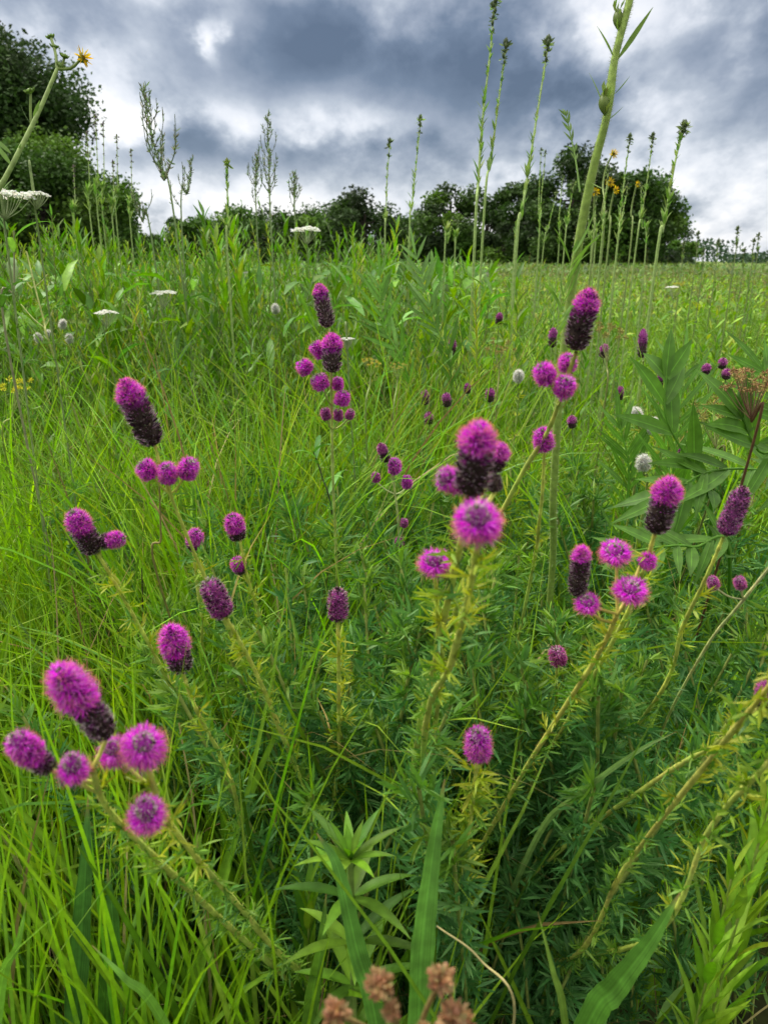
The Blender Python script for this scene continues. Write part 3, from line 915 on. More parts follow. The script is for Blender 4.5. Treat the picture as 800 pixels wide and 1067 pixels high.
def compass_leaves(label, base, leaves):
    th = thing('compass_plant', np.array([base[0], base[1], 0]), label, 'compass plant', 'lobed leaf plants without flowers')
    for (pts, nl, ll, lw, ang, nrm) in leaves:
        c = np.array(G_L) * random.uniform(.9, 1.3)
        pinnate_leaf(th, [np.array([base[0] + random.uniform(-.02, .02), base[1], 0])] + [P(*q) for q in pts], nl, ll, lw, c, angle=ang, normal=nrm, r=.0028)


compass_leaves('feathery lobed leaf standing upright behind the round white clover heads', (.42, 1.25),
               [([(690, 600, 1.12), (700, 500, 1.0), (712, 380, .98)], 15, .085, .009, .55, (0, -1, .3)),
                ([(640, 600, 1.2), (655, 500, 1.12), (645, 440, 1.1)], 10, .07, .009, .6, (-.2, -1, .4))])
compass_leaves('wide lobed leaves with broad fingers spreading beside the brown umbel', (.62, 1.2),
               [([(740, 560, .95), (735, 510, .88), (695, 440, .85), (694, 385, .84)], 6, .075, .019, .62, (0, -.8, .6)),
                ([(760, 600, .9), (720, 570, .82), (650, 575, .74)], 7, .06, .015, .65, (0, -.5, .8)),
                ([(830, 520, .92), (790, 470, .84), (770, 430, .82)], 6, .075, .019, .62, (0, -.8, .6))])
compass_leaves('large lobed leaf reaching over from the meadow edge under the purple capped clover', (.80, 1.3),
               [([(860, 560, 1.0), (820, 500, .92), (745, 490, .86), (690, 520, .85)], 8, .08, .018, .65, (0, -.6, .8)),
                ([(850, 500, 1.1), (820, 440, 1.05), (790, 380, 1.05)], 9, .08, .014, .6, (0, -1, .4))])
compass_leaves('lobed grey green leaf beside the straight thin stalks at mid meadow', (.12, 1.9),
               [([(470, 420, 1.7), (450, 330, 1.65), (432, 262, 1.7)], 12, .09, .010, .5, (0, -1, .3)),
                ([(430, 420, 1.7), (400, 340, 1.65), (395, 280, 1.65)], 12, .09, .010, .5, (.3, -1, .3))])


# ------------------------------------------------------------------ yarrow umbels
def yarrow(label, px, py, rpx, d, base, branch=9, depthpx=70, flat=.5):
    b = np.array([base[0], base[1], 0.])
    th = thing('yarrow', b, label, 'yarrow', 'flat topped white umbels')
    top = P(px, py + depthpx * .35, d)
    R = rpx / F * d
    path = smooth([top, P(px + random.uniform(-4, 4), py + depthpx, d * 1.03), b], 20)
    mb = MB(); mb.tube(path, .0014, (.20, .27, .10), 6)
    ctr = P(px, py, d)
    um = MB()
    for i in range(branch * 2):
        rr = R * math.sqrt((i + .5) / (branch * 2)); ph = i * 2.4
        e = ctr + np.array([rr * math.cos(ph), rr * math.sin(ph), R * .22 * (1 - (rr / R) ** 2) + random.uniform(-.07, .07) * R])
        mb.tube(smooth([top, top * .45 + e * .55 + [0, 0, -R * .1], e], 7), .0006, (.22, .28, .12), 4)
        n = 34; cr_ = R * .24
        ph2 = rng.uniform(0, 2 * PI, n); q = np.sqrt(rng.random(n)) * cr_
        pos = e + np.stack([q * np.cos(ph2), q * np.sin(ph2), flat * cr_ * (1 - (q / cr_) ** 2) + rng.normal(size=n) * cr_ * .08], 1)
        for k in range(3):
            ribbons_dir(um, pos, np.stack([np.cos(ph2 + k * 2.1), np.sin(ph2 + k * 2.1), np.full(n, .35)], 1), cr_ * .3, cr_ * .24, pick(WHT, n, .08), 3, 'petal', .1)
    mb.build('stem', M_STEM, th, origin=b)
    um.build('flower_cluster', M_PETAL, th, origin=ctr)
    lv = MB(); leaflets(lv, path, .2, .85, .03, .018, .0015, YLOW, YLOW, per=7)
    lv.build('leaves', M_LEAF, th, origin=b)


yarrow('big white umbel seen from its side below the leaning stalk with a yellow flower', 6, 208, 26, .9, (-.55, 1.1), depthpx=60)
yarrow('small white umbel right next to the big one under the leaning stalk', 39, 204, 12, .92, (-.50, 1.15), depthpx=40)
yarrow('flat white umbel in the meadow above the four tiny white globes', 111, 327, 11, 1.7, (-.62, 1.95), depthpx=40)
yarrow('flat white umbel higher up between the leafy plants and beside the first', 171, 307, 12, 1.9, (-.55, 2.15), depthpx=40)
yarrow('dull white umbel on the skyline under the dark tree line', 320, 241, 13, 2.2, (-.22, 2.4), depthpx=40)
yarrow('small white umbel tucked behind the crowd of magenta heads', 362, 354, 7, 1.1, (-.03, 1.4), depthpx=30)
yarrow('faint pale umbel among the stalks near the distant woods', 700, 300, 6, 3.2, (1.25, 3.4), depthpx=30)


# tan, brown and yellow umbels
def umbel(label, px, py, rpx, d, base, col, stem, name='dried_umbel', cat='dried umbel', rough=1.0, n_=14):
    b = np.array([base[0], base[1], 0.])
    th = thing(name, b, label, cat)
    top = P(px, py + rpx * 1.6, d); R = rpx / F * d
    mb = MB(); mb.tube(smooth([top, P(px - 4, py + 90, d * 1.03), b], 20), .0016, stem, 6)
    um = MB()
    for i in range(n_):
        rr = R * math.sqrt((i + .5) / n_); ph = i * 2.4 + random.random() * .4
        e = P(px, py, d) + np.array([rr * math.cos(ph), rr * math.sin(ph), R * random.uniform(-.45, .35) * rough])
        mb.tube(smooth([top, (top + e) / 2 + [0, 0, -R * .1], e], 6), .00035, stem, 4)
        n = 46
        od = unit(rng.normal(size=(n, 3)) * [1, 1, .7])
        ribbons_dir(um, e + od * R * .12 * rng.random((n, 1)), od + [0, 0, .3], R * .11, R * .035, pick(col, n, .2), 3, 'petal', .3)
    mb.build('stem', M_STEM, th, origin=b)
    um.build('flower_cluster', M_CONE, th, origin=P(px, py, d))


BRN = [(.30, .17, .08), (.36, .24, .10), (.24, .12, .06), (.34, .28, .10)]
umbel('reddish brown dried umbel on a dark stalk at the edge of the lobed leaves', 782, 394, 27, .8, (.46, 1.1), BRN, (.12, .06, .03), n_=26)
umbel('tan green umbel low beside the reddish brown one', 745, 425, 26, .95, (.5, 1.35), [(.26, .22, .05), (.2, .2, .05)], (.18, .2, .06))
umbel('olive tan umbel above the long two toned clover head', 632, 345, 20, 1.5, (.5, 1.8), [(.27, .24, .06), (.22, .19, .06)], (.2, .22, .07))
umbel('yellow umbel beside the crowd of magenta heads', 386, 377, 10, 1.3, (0.0, 1.6), [(.55, .45, .06), (.4, .36, .06)], (.2, .27, .07), 'yellow_umbel', 'yellow umbel')
umbel('second yellow umbel, just farther from the crowd of magenta heads', 414, 381, 9, 1.35, (0.05, 1.65), [(.50, .44, .08), (.36, .36, .08)], (.2, .27, .07), 'yellow_umbel', 'yellow umbel')
umbel('bright yellow flower sprays at the picture edge beside the tall arching grass', 14, 400, 18, 1.2, (-.7, 1.5), [(.60, .55, .03), (.5, .5, .05)], (.2, .27, .05), 'yellow_umbel', 'yellow umbel')
umbel('pale rust spray between the hairy stem and the magenta group', 520, 360, 16, 1.6, (.3, 1.9), [(.28, .2, .06), (.25, .25, .07)], (.2, .22, .07))
umbel('flat mustard umbel far out in the open meadow', 705, 297, 7, 5, (2.0, 5.2), [(.5, .45, .06)], (.2, .25, .07), 'yellow_umbel', 'yellow umbel')

# dried brown flower bunches right under the lens
th = thing('dried_flower', P(420, 1100, .5) * [1, 1, 0], 'rust brown withered flower bunches close to the camera at the bottom of the scene', 'dried flower')
bb = P(420, 1100, .5) * [1, 1, 0]
jn = P(425, 1120, .33)
ms = MB(); ms.tube(smooth([jn, (jn + bb) / 2 + [.01, .02, 0], bb], 16), .0018, (.20, .13, .05), 6)
for (x, y, s_) in [(395, 1018, 18), (350, 1048, 17), (460, 1012, 17), (474, 1055, 22), (440, 1065, 10), (408, 1045, 12)]:
    c = P(x, y + 8, .27); R = s_ * .8 / F * .27
    ms.tube(smooth([c, (c + jn) / 2 + [0, .005, 0], jn], 8), .0011, (.24, .17, .06), 5)
    mf = MB(); n = 130
    od = unit(rng.normal(size=(n, 3)) * [1, 1, .9])
    ribbons_dir(mf, c + od * R * .55 * rng.random((n, 1)), od + [0, 0, .25], R * .8, R * .42, pick([(.42, .24, .13), (.48, .29, .16), (.32, .17, .09), (.42, .31, .15)], n, .2), 4, 'lance', .4)
    mf.build('withered_bloom', M_PETAL, th, origin=c)
ms.build('stem', M_STEM, th, origin=bb)


# ------------------------------------------------------------------ broad single blades in front
def broad_blade(label, pts, wpx, col, group='broad grass blades in front', name='broad_grass_blade', tip=True):
    """pts px,py,depth from the tip down; grows from the ground below the last point"""
    last = P(*pts[-1])
    prv = P(*pts[-2]); sl = (last - prv) / max(prv[2] - last[2], .03) * last[2] * .55
    base = np.array([last[0] + np.clip(sl[0], -.25, .25), last[1] + np.clip(sl[1], -.08, .12), 0.0])
    mid_ = last * .55 + base * .45
    pth = smooth([P(*q) for q in pts] + [mid_, base], 30)
    K = len(pth); q = np.linspace(0, 1, K)
    w = .74 * wpx / F * pts[-1][2] * np.clip(q * 2.4, 0.02, 1) ** .8 * np.where(q > .75, 1 - (q - .75) * 1.6, 1)
    tan = unit(np.gradient(pth, axis=0))
    view = unit(pth - np.array([0.08, 0, CZ]))
    side = unit(np.cross(tan, view)); nn = np.cross(tan, side)
    tw = rng.normal() * .25 + q * rng.normal() * .3
    sd = side * np.cos(tw)[:, None] + nn * np.sin(tw)[:, None]; nn = np.cross(tan, sd)
    hw = (w / 2)[:, None]
    mb = MB()
    us = np.linspace(-1, 1, 19)
    pts_ = np.stack([pth + sd * hw * a + nn * hw * (.30 * abs(a) ** 1.2) for a in us], 1)
    edge = 1 + .05 * np.sin(q * 70 + rng.random() * 6)                 # slightly wavy margins
    pts_[:, 0] += sd * hw * (edge - 1)[:, None]; pts_[:, -1] -= sd * hw * (edge - 1)[:, None]
    vein = 1 + .11 * np.cos(np.arange(19) * PI) + .06 * rng.normal(size=19)
    vein[9] = 1.35
    cc = np.array(col)[None, None, None] * vein[None, None, :, None] * (1 + .10 * rng.normal(size=(1, K, 1, 1)))
    tipk = np.clip(1 - q / .07, 0, 1)[None, :, None, None]             # dry brown tip
    cc = cc * (1 - tipk) + np.array([.30, .22, .08]) * tipk
    mb.grid(pts_[None], cc)
    return tag(mb.build(name, M_LEAF, None, origin=base), label, 'grass blade', group)


broad_blade('widest light green blade, upright in front beside the low yellow clover', [(463, 812, .52), (452, 880, .52), (440, 980, .53), (436, 1060, .55)], 34, (.13, .31, .05))
broad_blade('broad folded blade rising past the whorled plant', [(330, 868, .5), (352, 905, .5), (372, 990, .51), (392, 1065, .53)], 26, (.085, .21, .035))
broad_blade('broad blade leaning over the lower corner beside the lime plant', [(708, 930, .5), (678, 980, .51), (640, 1030, .53), (612, 1068, .55)], 34, (.10, .25, .035))
broad_blade('dark upright broad blade below the round flower discs', [(92, 830, .62), (90, 900, .62), (84, 990, .64), (80, 1065, .66)], 30, (.06, .16, .03))
broad_blade('pale straight blade beside the yellow leaved clover', [(298, 618, .9), (312, 680, .9), (325, 760, .92), (332, 860, .98)], 12, (.16, .33, .04))
broad_blade('long thin blade crossing behind the stepped disc stems', [(212, 796, .6), (178, 860, .6), (150, 930, .62), (130, 1010, .66)], 8, (.15, .29, .06))
broad_blade('blade slanting down at the bottom under the two lowest stems', [(96, 985, .52), (130, 1020, .52), (168, 1062, .54)], 15, (.13, .28, .04))
broad_blade('yellow green blade bottom centre behind the withered bunches', [(340, 930, .6), (334, 990, .6), (322, 1066, .63)], 20, (.12, .25, .03))
broad_blade('short wide blade behind the dark upright one', [(112, 905, .66), (118, 970, .66), (112, 1060, .7)], 28, (.07, .18, .03))
broad_blade('leaning blade in the lowest grass corner', [(28, 940, .5), (18, 985, .5), (0, 1040, .52)], 13, (.13, .28, .04))
broad_blade('arched pale blade sweeping across the feathery foliage', [(705, 762, .62), (660, 785, .62), (600, 830, .66), (560, 870, .72)], 9, (.19, .32, .09))
broad_blade('narrow upright blade between withered bunches and leaning blade', [(560, 950, .55), (575, 1010, .56), (588, 1066, .58)], 11, (.18, .30, .05))
broad_blade('dark strap blade in the gap beside the lime plant', [(752, 930, .7), (744, 1000, .71), (742, 1066, .74)], 20, (.05, .14, .03))
broad_blade('pale wide blade in the far grass corner', [(20, 770, .8), (24, 850, .8), (26, 950, .84)], 12, (.14, .29, .04))
broad_blade('golden green blade beside the pale wide one', [(54, 850, .75), (60, 920, .75), (66, 1010, .8)], 11, (.17, .28, .04))


# ------------------------------------------------------------------ leafy plants
def leafy_mesh(th, h, nleaf, ln, wd, pal, stemcol, lean=(.5, .9), droop=(.2, .7), r=.0022, top=1.0, low=.12, bend=.04,
               prof='lance', branches=0, origin=(0, 0, 0), shrink=.55):
    o = np.array(origin, float)
    bx, by = rng.normal(size=2) * bend
    pth = smooth([o, o + [bx * .4, by * .4, h * .5], o + [bx, by, h]], 14)
    ms = MB(); ms.tube(pth, np.linspace(r, r * .45, len(pth)), stemcol, 6)
    paths = [(pth, nleaf, 1.0)]
    for i in range(branches):
        q = rng.uniform(.45, .8); s0 = pth[int(q * (len(pth) - 1))]
        a_ = rng.uniform(0, 2 * PI); bl = h * rng.uniform(.2, .36)
        e = s0 + np.array([math.cos(a_) * bl * .45, math.sin(a_) * bl * .45, bl * .85])
        bp = smooth([s0, (s0 + e) / 2 + [math.cos(a_) * .01, math.sin(a_) * .01, -.01], e], 8)
        ms.tube(bp, r * .45, stemcol, 5); paths.append((bp, max(6, nleaf // 5), .75))
    ml = MB()
    for (pp, n, k) in paths:
        lo = low if k == 1.0 else .1
        q = np.linspace(lo, 1, n) if k == 1.0 else np.linspace(.1, 1, n)
        idx = q * (len(pp) - 1)
        pos = np.stack([np.interp(idx, np.arange(len(pp)), pp[:, i]) for i in range(3)], 1)
        azz = np.arange(n) * 2.4 + rng.normal(size=n) * .3
        sz = k * (1 - shrink * q ** 2) * rng.uniform(.8, 1.15, n)
        le = rng.uniform(lean[0], lean[1], n) * (1.15 - .55 * q)
        blades(ml, pos, azz, ln * sz, le, rng.uniform(droop[0], droop[1], n) * (1.2 - .6 * q), wd * sz ** .7, pick(pal, n, .13), S=6, prof=prof, fold=.3, twist=rng.normal(size=n) * .25)
    ms.build('stem', M_STEM, th, origin=o); ml.build('leaves', M_LEAF, th, origin=o)
    return pth[-1]


KINDS = [
    ('goldenrod', 'flowerless goldenrod with many lance leaves standing in the meadow', .95, 60, .10, .016, G_FRESH + G_MID, (.16, .24, .05), dict()),
    ('goldenrod', 'flowerless goldenrod with fresh yellow green lance leaves in the meadow', .9, 50, .12, .018, G_FRESH, (.2, .27, .06), dict(lean=(.35, .8))),
    ('leafy_herb', 'branching herb with small narrow leaves in the meadow', .85, 80, .05, .007, G_MID + G_FRESH, (.17, .2, .05), dict(branches=9)),
    ('leafy_herb', 'grey green branching herb with small leaves in the meadow', .9, 70, .055, .009, G_BLUE + [(.12, .2, .08)], (.15, .2, .08), dict(branches=7)),
    ('wild_sunflower', 'flowerless sunflower plant with wide drooping leaves', .95, 30, .12, .022, G_MID, (.16, .22, .05), dict(droop=(.5, 1.2))),
    ('ironweed', 'ironweed plant with long narrow spreading leaves', .9, 50, .12, .014, G_MID + G_BLUE, (.15, .2, .05), dict(lean=(.6, 1.1))),
    ('goldenrod', 'slim goldenrod with leaves pressed upward along its stem', 1.0, 64, .075, .010, G_FRESH, (.2, .27, .07), dict(lean=(.2, .5), droop=(0, .4))),
    ('leafy_herb', 'bushy lime green herb with feathery leaves', .75, 110, .055, .005, G_FRESH + G_YEL, (.22, .27, .05), dict(branches=10)),
]
protos = []
G_BANK = [(.095, .215, .020), (.075, .175, .018), (.125, .26, .022), (.11, .22, .04)]
KINDS = [(a_, b_, c_, d_, e_, f_, (G_BANK if q_ in (0, 2, 4, 5, 3) else g_), h_, i_) for q_, (a_, b_, c_, d_, e_, f_, g_, h_, i_) in enumerate(KINDS)]
KINDS = [(a_, b_, c_, int(d_ * 1.35), e_ * .95, f_, g_, h_, i_) for (a_, b_, c_, d_, e_, f_, g_, h_, i_) in KINDS]
for (nm, lab, h, nl, ln, wd, pal, sc, kw) in KINDS:
    t = thing(nm, (0, 0, 0), lab, nm.replace('_', ' '), lab.split(' in the ')[0] + ' plants')
    leafy_mesh(t, h, nl, ln, wd, pal, sc, **kw)
    protos.append((t, h))
placed = 0
used = [False] * len(protos)
rp = random.Random(5)
while placed < 620:
    y = 1.35 + (11 - 1.35) * rp.random() ** 1.35
    if placed % 3: y = 1.85 + 2.5 * rp.random()
    x = (rp.random() * 2 - 1) * (.60 * y + .35)
    if placed % 3 == 1: x = -abs(x) + .08 * y
    ratio = x / y
    # screen column
    left = ratio < .02
    if ratio > .25 and y > 2.2 and rp.random() < .6: continue
    if y < 1.9 and ratio < .1 and rp.random() < .75: continue
    if left: topz = rp.uniform(.90, 1.03 + .045 * min(y, 3.6)) if y > 2.0 else rp.uniform(.7, .9)
    elif ratio < .22: topz = rp.uniform(.78, 1.06) if y > 1.8 else rp.uniform(.5, .75)
    else: topz = rp.uniform(.55, .80 + .02 * min(y, 9)) if y > 1.8 else rp.uniform(.45, .68)
    k = rp.choice([0, 0, 1, 2, 2, 3, 4, 5, 6, 7])
    t, h = protos[k]
    sc = topz / h * rp.uniform(.93, 1.0)
    if not used[k]:
        t.location = (x, y, 0); t.rotation_euler = (0, 0, rp.uniform(0, 6.28)); t.scale = (sc,) * 3; used[k] = True
    else:
        copy_thing(t, (x, y, 0), rp.uniform(0, 6.28), sc)
    placed += 1

for i in range(46):
    x_, y_ = rp.uniform(-.50, .02), rp.uniform(1.75, 3.0)
    x_ *= y_ / 1.9
    t, h = protos[(2, 4, 5, 3)[i % 4]]
    sc = rp.uniform(.72, .95 if y_ < 2.3 else 1.06) / h
    copy_thing(t, (x_, y_, 0), rp.uniform(0, 6.28), sc)

# feathery leafy shoots of the clover clump that carry no flower
shoots = []
for i in range(7):
    t = thing('clover_shoot', (0, 0, 0), 'flowerless feathery clover shoot with narrow blue green leaflets in the near clump', 'clover shoot', 'flowerless clover shoots')
    a_ = rng.uniform(0, 2 * PI); ln_ = .5; vs_ = [1, .8, 1.25, 1, .7, 1.1, .9][i]
    pth = smooth([np.array([math.cos(a_) * .12, math.sin(a_) * .12, ln_]), np.array([math.cos(a_) * .04, math.sin(a_) * .04, ln_ * .5]), np.zeros(3)], 18)
    ms = MB(); ms.tube(pth, .0014, (.22, .27, .06), 6); ms.build('stem', M_STEM, t)
    ml = MB(); leaflets(ml, pth, 0.0, .85, .0085 * vs_, .021 * vs_, .0024 * vs_ ** .5, YLOW, [(.08, .23, .06), (.11, .27, .07), (.07, .20, .05), (.14, .30, .08)], per=7, yel=.12)
    ml.build('leaves', M_LEAF, t); shoots.append(t)
first = [True] * 7
for i in range(190):
    if i < 150:
        y = rp.uniform(.55, 1.35); x = rp.uniform(-.12, .62) * (y + .15)
    else:
        y = rp.uniform(.6, 1.2); x = rp.uniform(-.35, .1) * y
    z = min(float(hlimit(np.array(x), np.array(y))) * rp.uniform(.78, 1.0), .64)
    k = i % 7; sc = z / .5
    if first[k]:
        shoots[k].location = (x, y, 0); shoots[k].scale = (sc, sc, sc); shoots[k].rotation_euler = (0, 0, rp.uniform(0, 6.28)); first[k] = False
    else:
        copy_thing(shoots[k], (x, y, 0), rp.uniform(0, 6.28), sc)

# single near plants
t = thing('leafy_herb', P(368, 900, .62) * [1, 1, 0], 'plant with a star of smooth lance leaves on top, below the dark barrel clover head', 'leafy herb')
bb = P(368, 900, .62) * [1, 1, 0]
tp = P(365, 896, .56)
ms = MB(); ms.tube(smooth([tp, (tp + bb) / 2, bb], 12), .0025, (.16, .24, .05), 7); ms.build('stem', M_STEM, t, origin=bb)
ml = MB()
n = 9; blades(ml, np.repeat(tp[None], n, 0), np.arange(n) * 2 * PI / n + .3, rng.uniform(.038, .055, n), .95, .45, .0075, pick(G_MID, n, .1), S=8, prof='lance', fold=.3)
n = 7; blades(ml, np.repeat(tp[None], n, 0), np.arange(n) * 2 * PI / n, rng.uniform(.025, .04, n), .45, .2, .0065, pick([(.14, .29, .03)], n, .1), S=7, prof='lance', fold=.3)
for kz in (.04, .09, .14, .2, .27):
    q = kz / tp[2]; pos = tp * (1 - q) + bb * q
    n = 6; blades(ml, np.repeat(pos[None], n, 0), np.arange(n) * 2 * PI / n + kz * 30, rng.uniform(.05, .075, n), 1.0, .7, .010, pick(G_MID, n, .15), S=8, prof='lance', fold=.3)
ml.build('leaves', M_LEAF, t, origin=tp)
for (px, py, d, h_, lab, pal) in [(778, 880, .54, 0, 'lime green upright leafy plant filling the lower corner', [(.24, .42, .04), (.20, .37, .04), (.28, .44, .05)]),
                                  (748, 975, .56, 0, 'darker leafy plant half under the lime one', G_FRESH),
                                  (300, 1010, .6, 0, 'low plant with dull oval leaves below the crossing clover stems', G_MID),
                                  (812, 850, .6, 0, 'fresh leafy plant at the edge above the lime one', G_FRESH + G_YEL[:1])]:
    tp = P(px, py, d); o = np.array([tp[0] * 1.05, tp[1] + .05, 0])
    t = thing('leafy_herb', o, lab, 'leafy herb')
    leafy_mesh(t, tp[2] + .03, 56, .085, .011 if 'lime' in lab else .014, pal, (.2, .27, .05), origin=o, lean=(.3, .6), droop=(.1, .5), bend=.02)


# ------------------------------------------------------------------ tall stalks against the sky
def stalk(label, pts, d, thick, buds, base=None, leafy=.55, name='tall_stalk', cat='tall stalk', group='bare budding stalks against the sky', nb=9, budsz=.010, col=(.24, .34, .10), budcol=(.09, .13, .05)):
    P0 = [P(x, y, d) for x, y in pts]
    last = P0[-1]
    base = np.array([last[0] + (last[0] - P0[-2][0]) * .6, last[1] + .02, 0.]) if base is None else np.array([*base, 0.])
    th = thing(name, base, label, cat, group)
    path = smooth(P0 + [base], 44)
    K = len(path)
    ms = MB(); ms.tube(path, np.linspace(thick * .5, thick * 1.3, K), col, 6)
    ms.build('stem', M_STEM, th, origin=base)
    tot = np.linalg.norm(np.diff(path, axis=0), axis=1).sum()
    # buds near the top
    for i in range(nb):
        q = (i / max(nb - 1, 1)) ** 1.6 * buds
        j = q * (K - 1); pos = np.array([np.interp(j, np.arange(K), path[:, a]) for a in range(3)])
        mb = MB(); n = 9
        sz = budsz * (1.0 - .5 * i / nb)
        a_ = i * 2.4; off = np.array([math.cos(a_), math.sin(a_), .9]) * sz * (.35 if i else 0)
        od = unit(rng.normal(size=(n, 3)) + [0, 0, .9])
        tt = np.linspace(0, 1, 5)
        mb.tube(pos + off * .4 + np.outer(tt, np.array([off[0] * .3, off[1] * .3, sz])), sz * .28 * np.sin(PI * (tt * .86 + .1)), budcol, 6)
        ribbons_dir(mb, pos + off * .5 + od * sz * .15, od, sz * .8, sz * .26, pick([budcol, col], n, .2), 3, 'lance', .15)
        mb.build('flower_bud', M_LEAF, th, origin=pos)
    # small pressed bracts and lower leaves
    ml = MB()
    m = int(46)
    q = rng.uniform(buds, .62, m) ** 1.0
    j = q * (K - 1); pos = np.stack([np.interp(j, np.arange(K), path[:, a]) for a in range(3)], 1)
    sz = thick * 5 + (q > leafy * .6) * .035 * (q - .1)
    blades(ml, pos, rng.uniform(0, 2 * PI, m), sz * rng.uniform(.7, 1.4, m), rng.uniform(.2, .6, m), .2, thick * 1.6 + sz * .1, pick([col, (.14, .26, .05)], m, .12), S=5, prof='lance', fold=.25)
    ml.build('leaves', M_LEAF, th, origin=base)
    return th


stalk('tallest budding stalk, its tip reaching the top edge beside a second one', [(516, -2), (510, 60), (503, 120), (498, 190), (494, 260)], 1.9, .0032, .12, nb=9, budsz=.022)
stalk('budding stalk just beside and a little shorter than the tallest one', [(527, 48), (520, 100), (511, 170), (503, 240)], 1.9, .0028, .10, nb=6, budsz=.02)
stalk('budding stalk leaning away from the tall pair, with a hooked bud tip', [(571, 46), (564, 90), (553, 160), (543, 225), (537, 270)], 1.8, .0030, .10, nb=6, budsz=.022)
stalk('budding stalk standing in front of the round oak', [(438, 126), (434, 165), (429, 215), (426, 262)], 2.3, .0025, .09, nb=4, budsz=.02)
stalk('shorter budding stalk on the other side of the round oak', [(406, 150), (403, 190), (402, 230), (401, 265)], 2.4, .0023, .09, nb=3, budsz=.02)
stalk('lone stalk with a round knob at its tip before the low dark trees', [(237, 172), (237, 200), (238, 240), (238, 280)], 1.9, .0028, .02, nb=3, budsz=.018, budcol=(.2, .26, .04))
stalk('stout budding stalk with a plump cluster on the open meadow side', [(713, 134), (706, 155), (698, 195), (690, 240), (682, 280)], 1.9, .0034, .14, nb=9, budsz=.022)
stalk('thin greyish stalk rising before the big oak, first of a pair', [(656, 144), (651, 180), (645, 230), (641, 275)], 2.2, .0022, .12, nb=6, budsz=.016)
stalk('thin greyish stalk rising before the big oak, second of the pair', [(680, 143), (675, 180), (668, 225), (660, 275)], 2.2, .0022, .12, nb=6, budsz=.016)
more = [(565, 160, 553, 270), (572, 155, 560, 270), (590, 185, 578, 275), (600, 190, 585, 275), (577, 205, 570, 275), (630, 180, 624, 275), (621, 212, 618, 275),
        (650, 205, 640, 275), (672, 190, 663, 275), (610, 215, 606, 275), (480, 225, 478, 275), (467, 238, 462, 275), (547, 205, 540, 270)]
for (x0, y0, x1, y1) in more:
    d = random.uniform(2.0, 3.6); j_ = random.uniform(-10, 10); x0 += random.uniform(-5, 5); y0 += random.uniform(-14, 14); x1 += j_
    stalk('slender green stalk, one of the many rising in front of the dark oaks', [(x0, y0), ((x0 + x1) / 2 - 1, (y0 + y1) / 2), (x1, y1)], d, .0022, .08, nb=3, budsz=.014, group='slender stalks before the oaks')
for (x0, y0, x1, y1) in [(100, 123, 105, 250), (108, 130, 110, 250), (91, 140, 97, 250), (122, 143, 124, 255), (137, 158, 138, 255), (118, 170, 120, 255), (77, 175, 81, 260)]:
    stalk('thin flower spike standing against the sky beside the big dark tree', [(x0, y0), ((x0 + x1) / 2, (y0 + y1) / 2), (x1, y1)], random.uniform(2.1, 2.6), .0021, .3, nb=8, budsz=.010,
          group='thin spikes beside the big tree', budcol=(.16, .13, .12))
for (x, y) in [(727, 245), (748, 252), (768, 240), (785, 252), (775, 262), (790, 246), (733, 262), (712, 255)]:
    stalk('tiny distant stalk standing over the far meadow edge', [(x, y), (x - 2, y + 15), (x - 3, y + 30)], random.uniform(4.5, 6), .003, .2, nb=4, budsz=.03, group='tiny far stalks', col=(.15, .19, .07))


def branched(label, pts, d, h, nb=16, sz=.016, spread=1.0):
    P0 = [P(x, y, d) for x, y in pts]; last = P0[-1]
    base = np.array([last[0] + (last[0] - P0[0][0]) * .5, last[1] + .03, 0.])
    th = thing('mugwort_spire', base, label, 'wild spire', 'grey branching spires')
    path = smooth(P0 + [base], 40); K = len(path); nb = int(nb * 1.3)
    ms = MB(); ms.tube(path, np.linspace(.0009, .0030, K), (.17, .24, .09), 6)
    ml = MB()
    R_, D_ = [], []
    for i in range(nb):
        q = .02 + .66 * i / nb
        p0 = path[int(q * (K - 1))]; a_ = i * 2.4; l = h * (.05 + .26 * i / nb) * rng.uniform(.6, 1.2)
        dd = unit(np.array([math.cos(a_) * .34 * spread, math.sin(a_) * .34 * spread, 1.0]))
        e = p0 + dd * l
        bp = smooth([p0, p0 + dd * l * .5 + [math.cos(a_) * l * .12, math.sin(a_) * l * .12, -l * .02], e], 8)
        ms.tube(bp, .0009, (.11, .14, .07), 4)
        for r in range(int(9 + 12 * i / nb)):
            u = rng.random(); R_.append(bp[int(u * 7)]); D_.append(dd + .55 * rng.normal(size=3) + [0, 0, .3])
    for r in range(150):
        R_.append(path[int(rng.uniform(0, .75) * (K - 1))]); D_.append(np.array([0, 0, .9]) + .6 * rng.normal(size=3))
    n = len(R_)
    ribbons_dir(ml, np.array(R_), np.array(D_), sz * .8 * rng.uniform(.4, 1.2, n), sz * .16, pick([(.13, .19, .09), (.17, .26, .09), (.20, .20, .13)], n, .2), 4, 'lance', .2)
    ms.build('stem', M_STEM, th, origin=base); ml.build('leaves', M_LEAF, th, origin=base)


branched('tallest grey branching spire, between the big dark tree and the low trees', [(150, 97), (158, 140), (170, 185), (183, 235)], 1.9, .5, 22, .02)
branched('branching spire above the low dark trees, with many raised twigs', [(279, 122), (280, 160), (281, 200), (283, 245)], 2.3, .42, 16, .018)
branched('smaller branching spire half joined to the one with raised twigs', [(268, 162), (267, 190), (268, 240)], 2.4, .3, 12, .016)
branched('short branching spire farther along the low dark trees', [(307, 182), (307, 205), (308, 245)], 2.4, .26, 12, .016)
branched('small side spire leaning beside the tallest grey one', [(200, 168), (196, 200), (190, 245)], 2.1, .26, 10, .014)
branched('thin side spire in front of the tree edge near the tallest grey one', [(138, 205), (148, 230), (160, 260)], 2.1, .22, 8, .014)


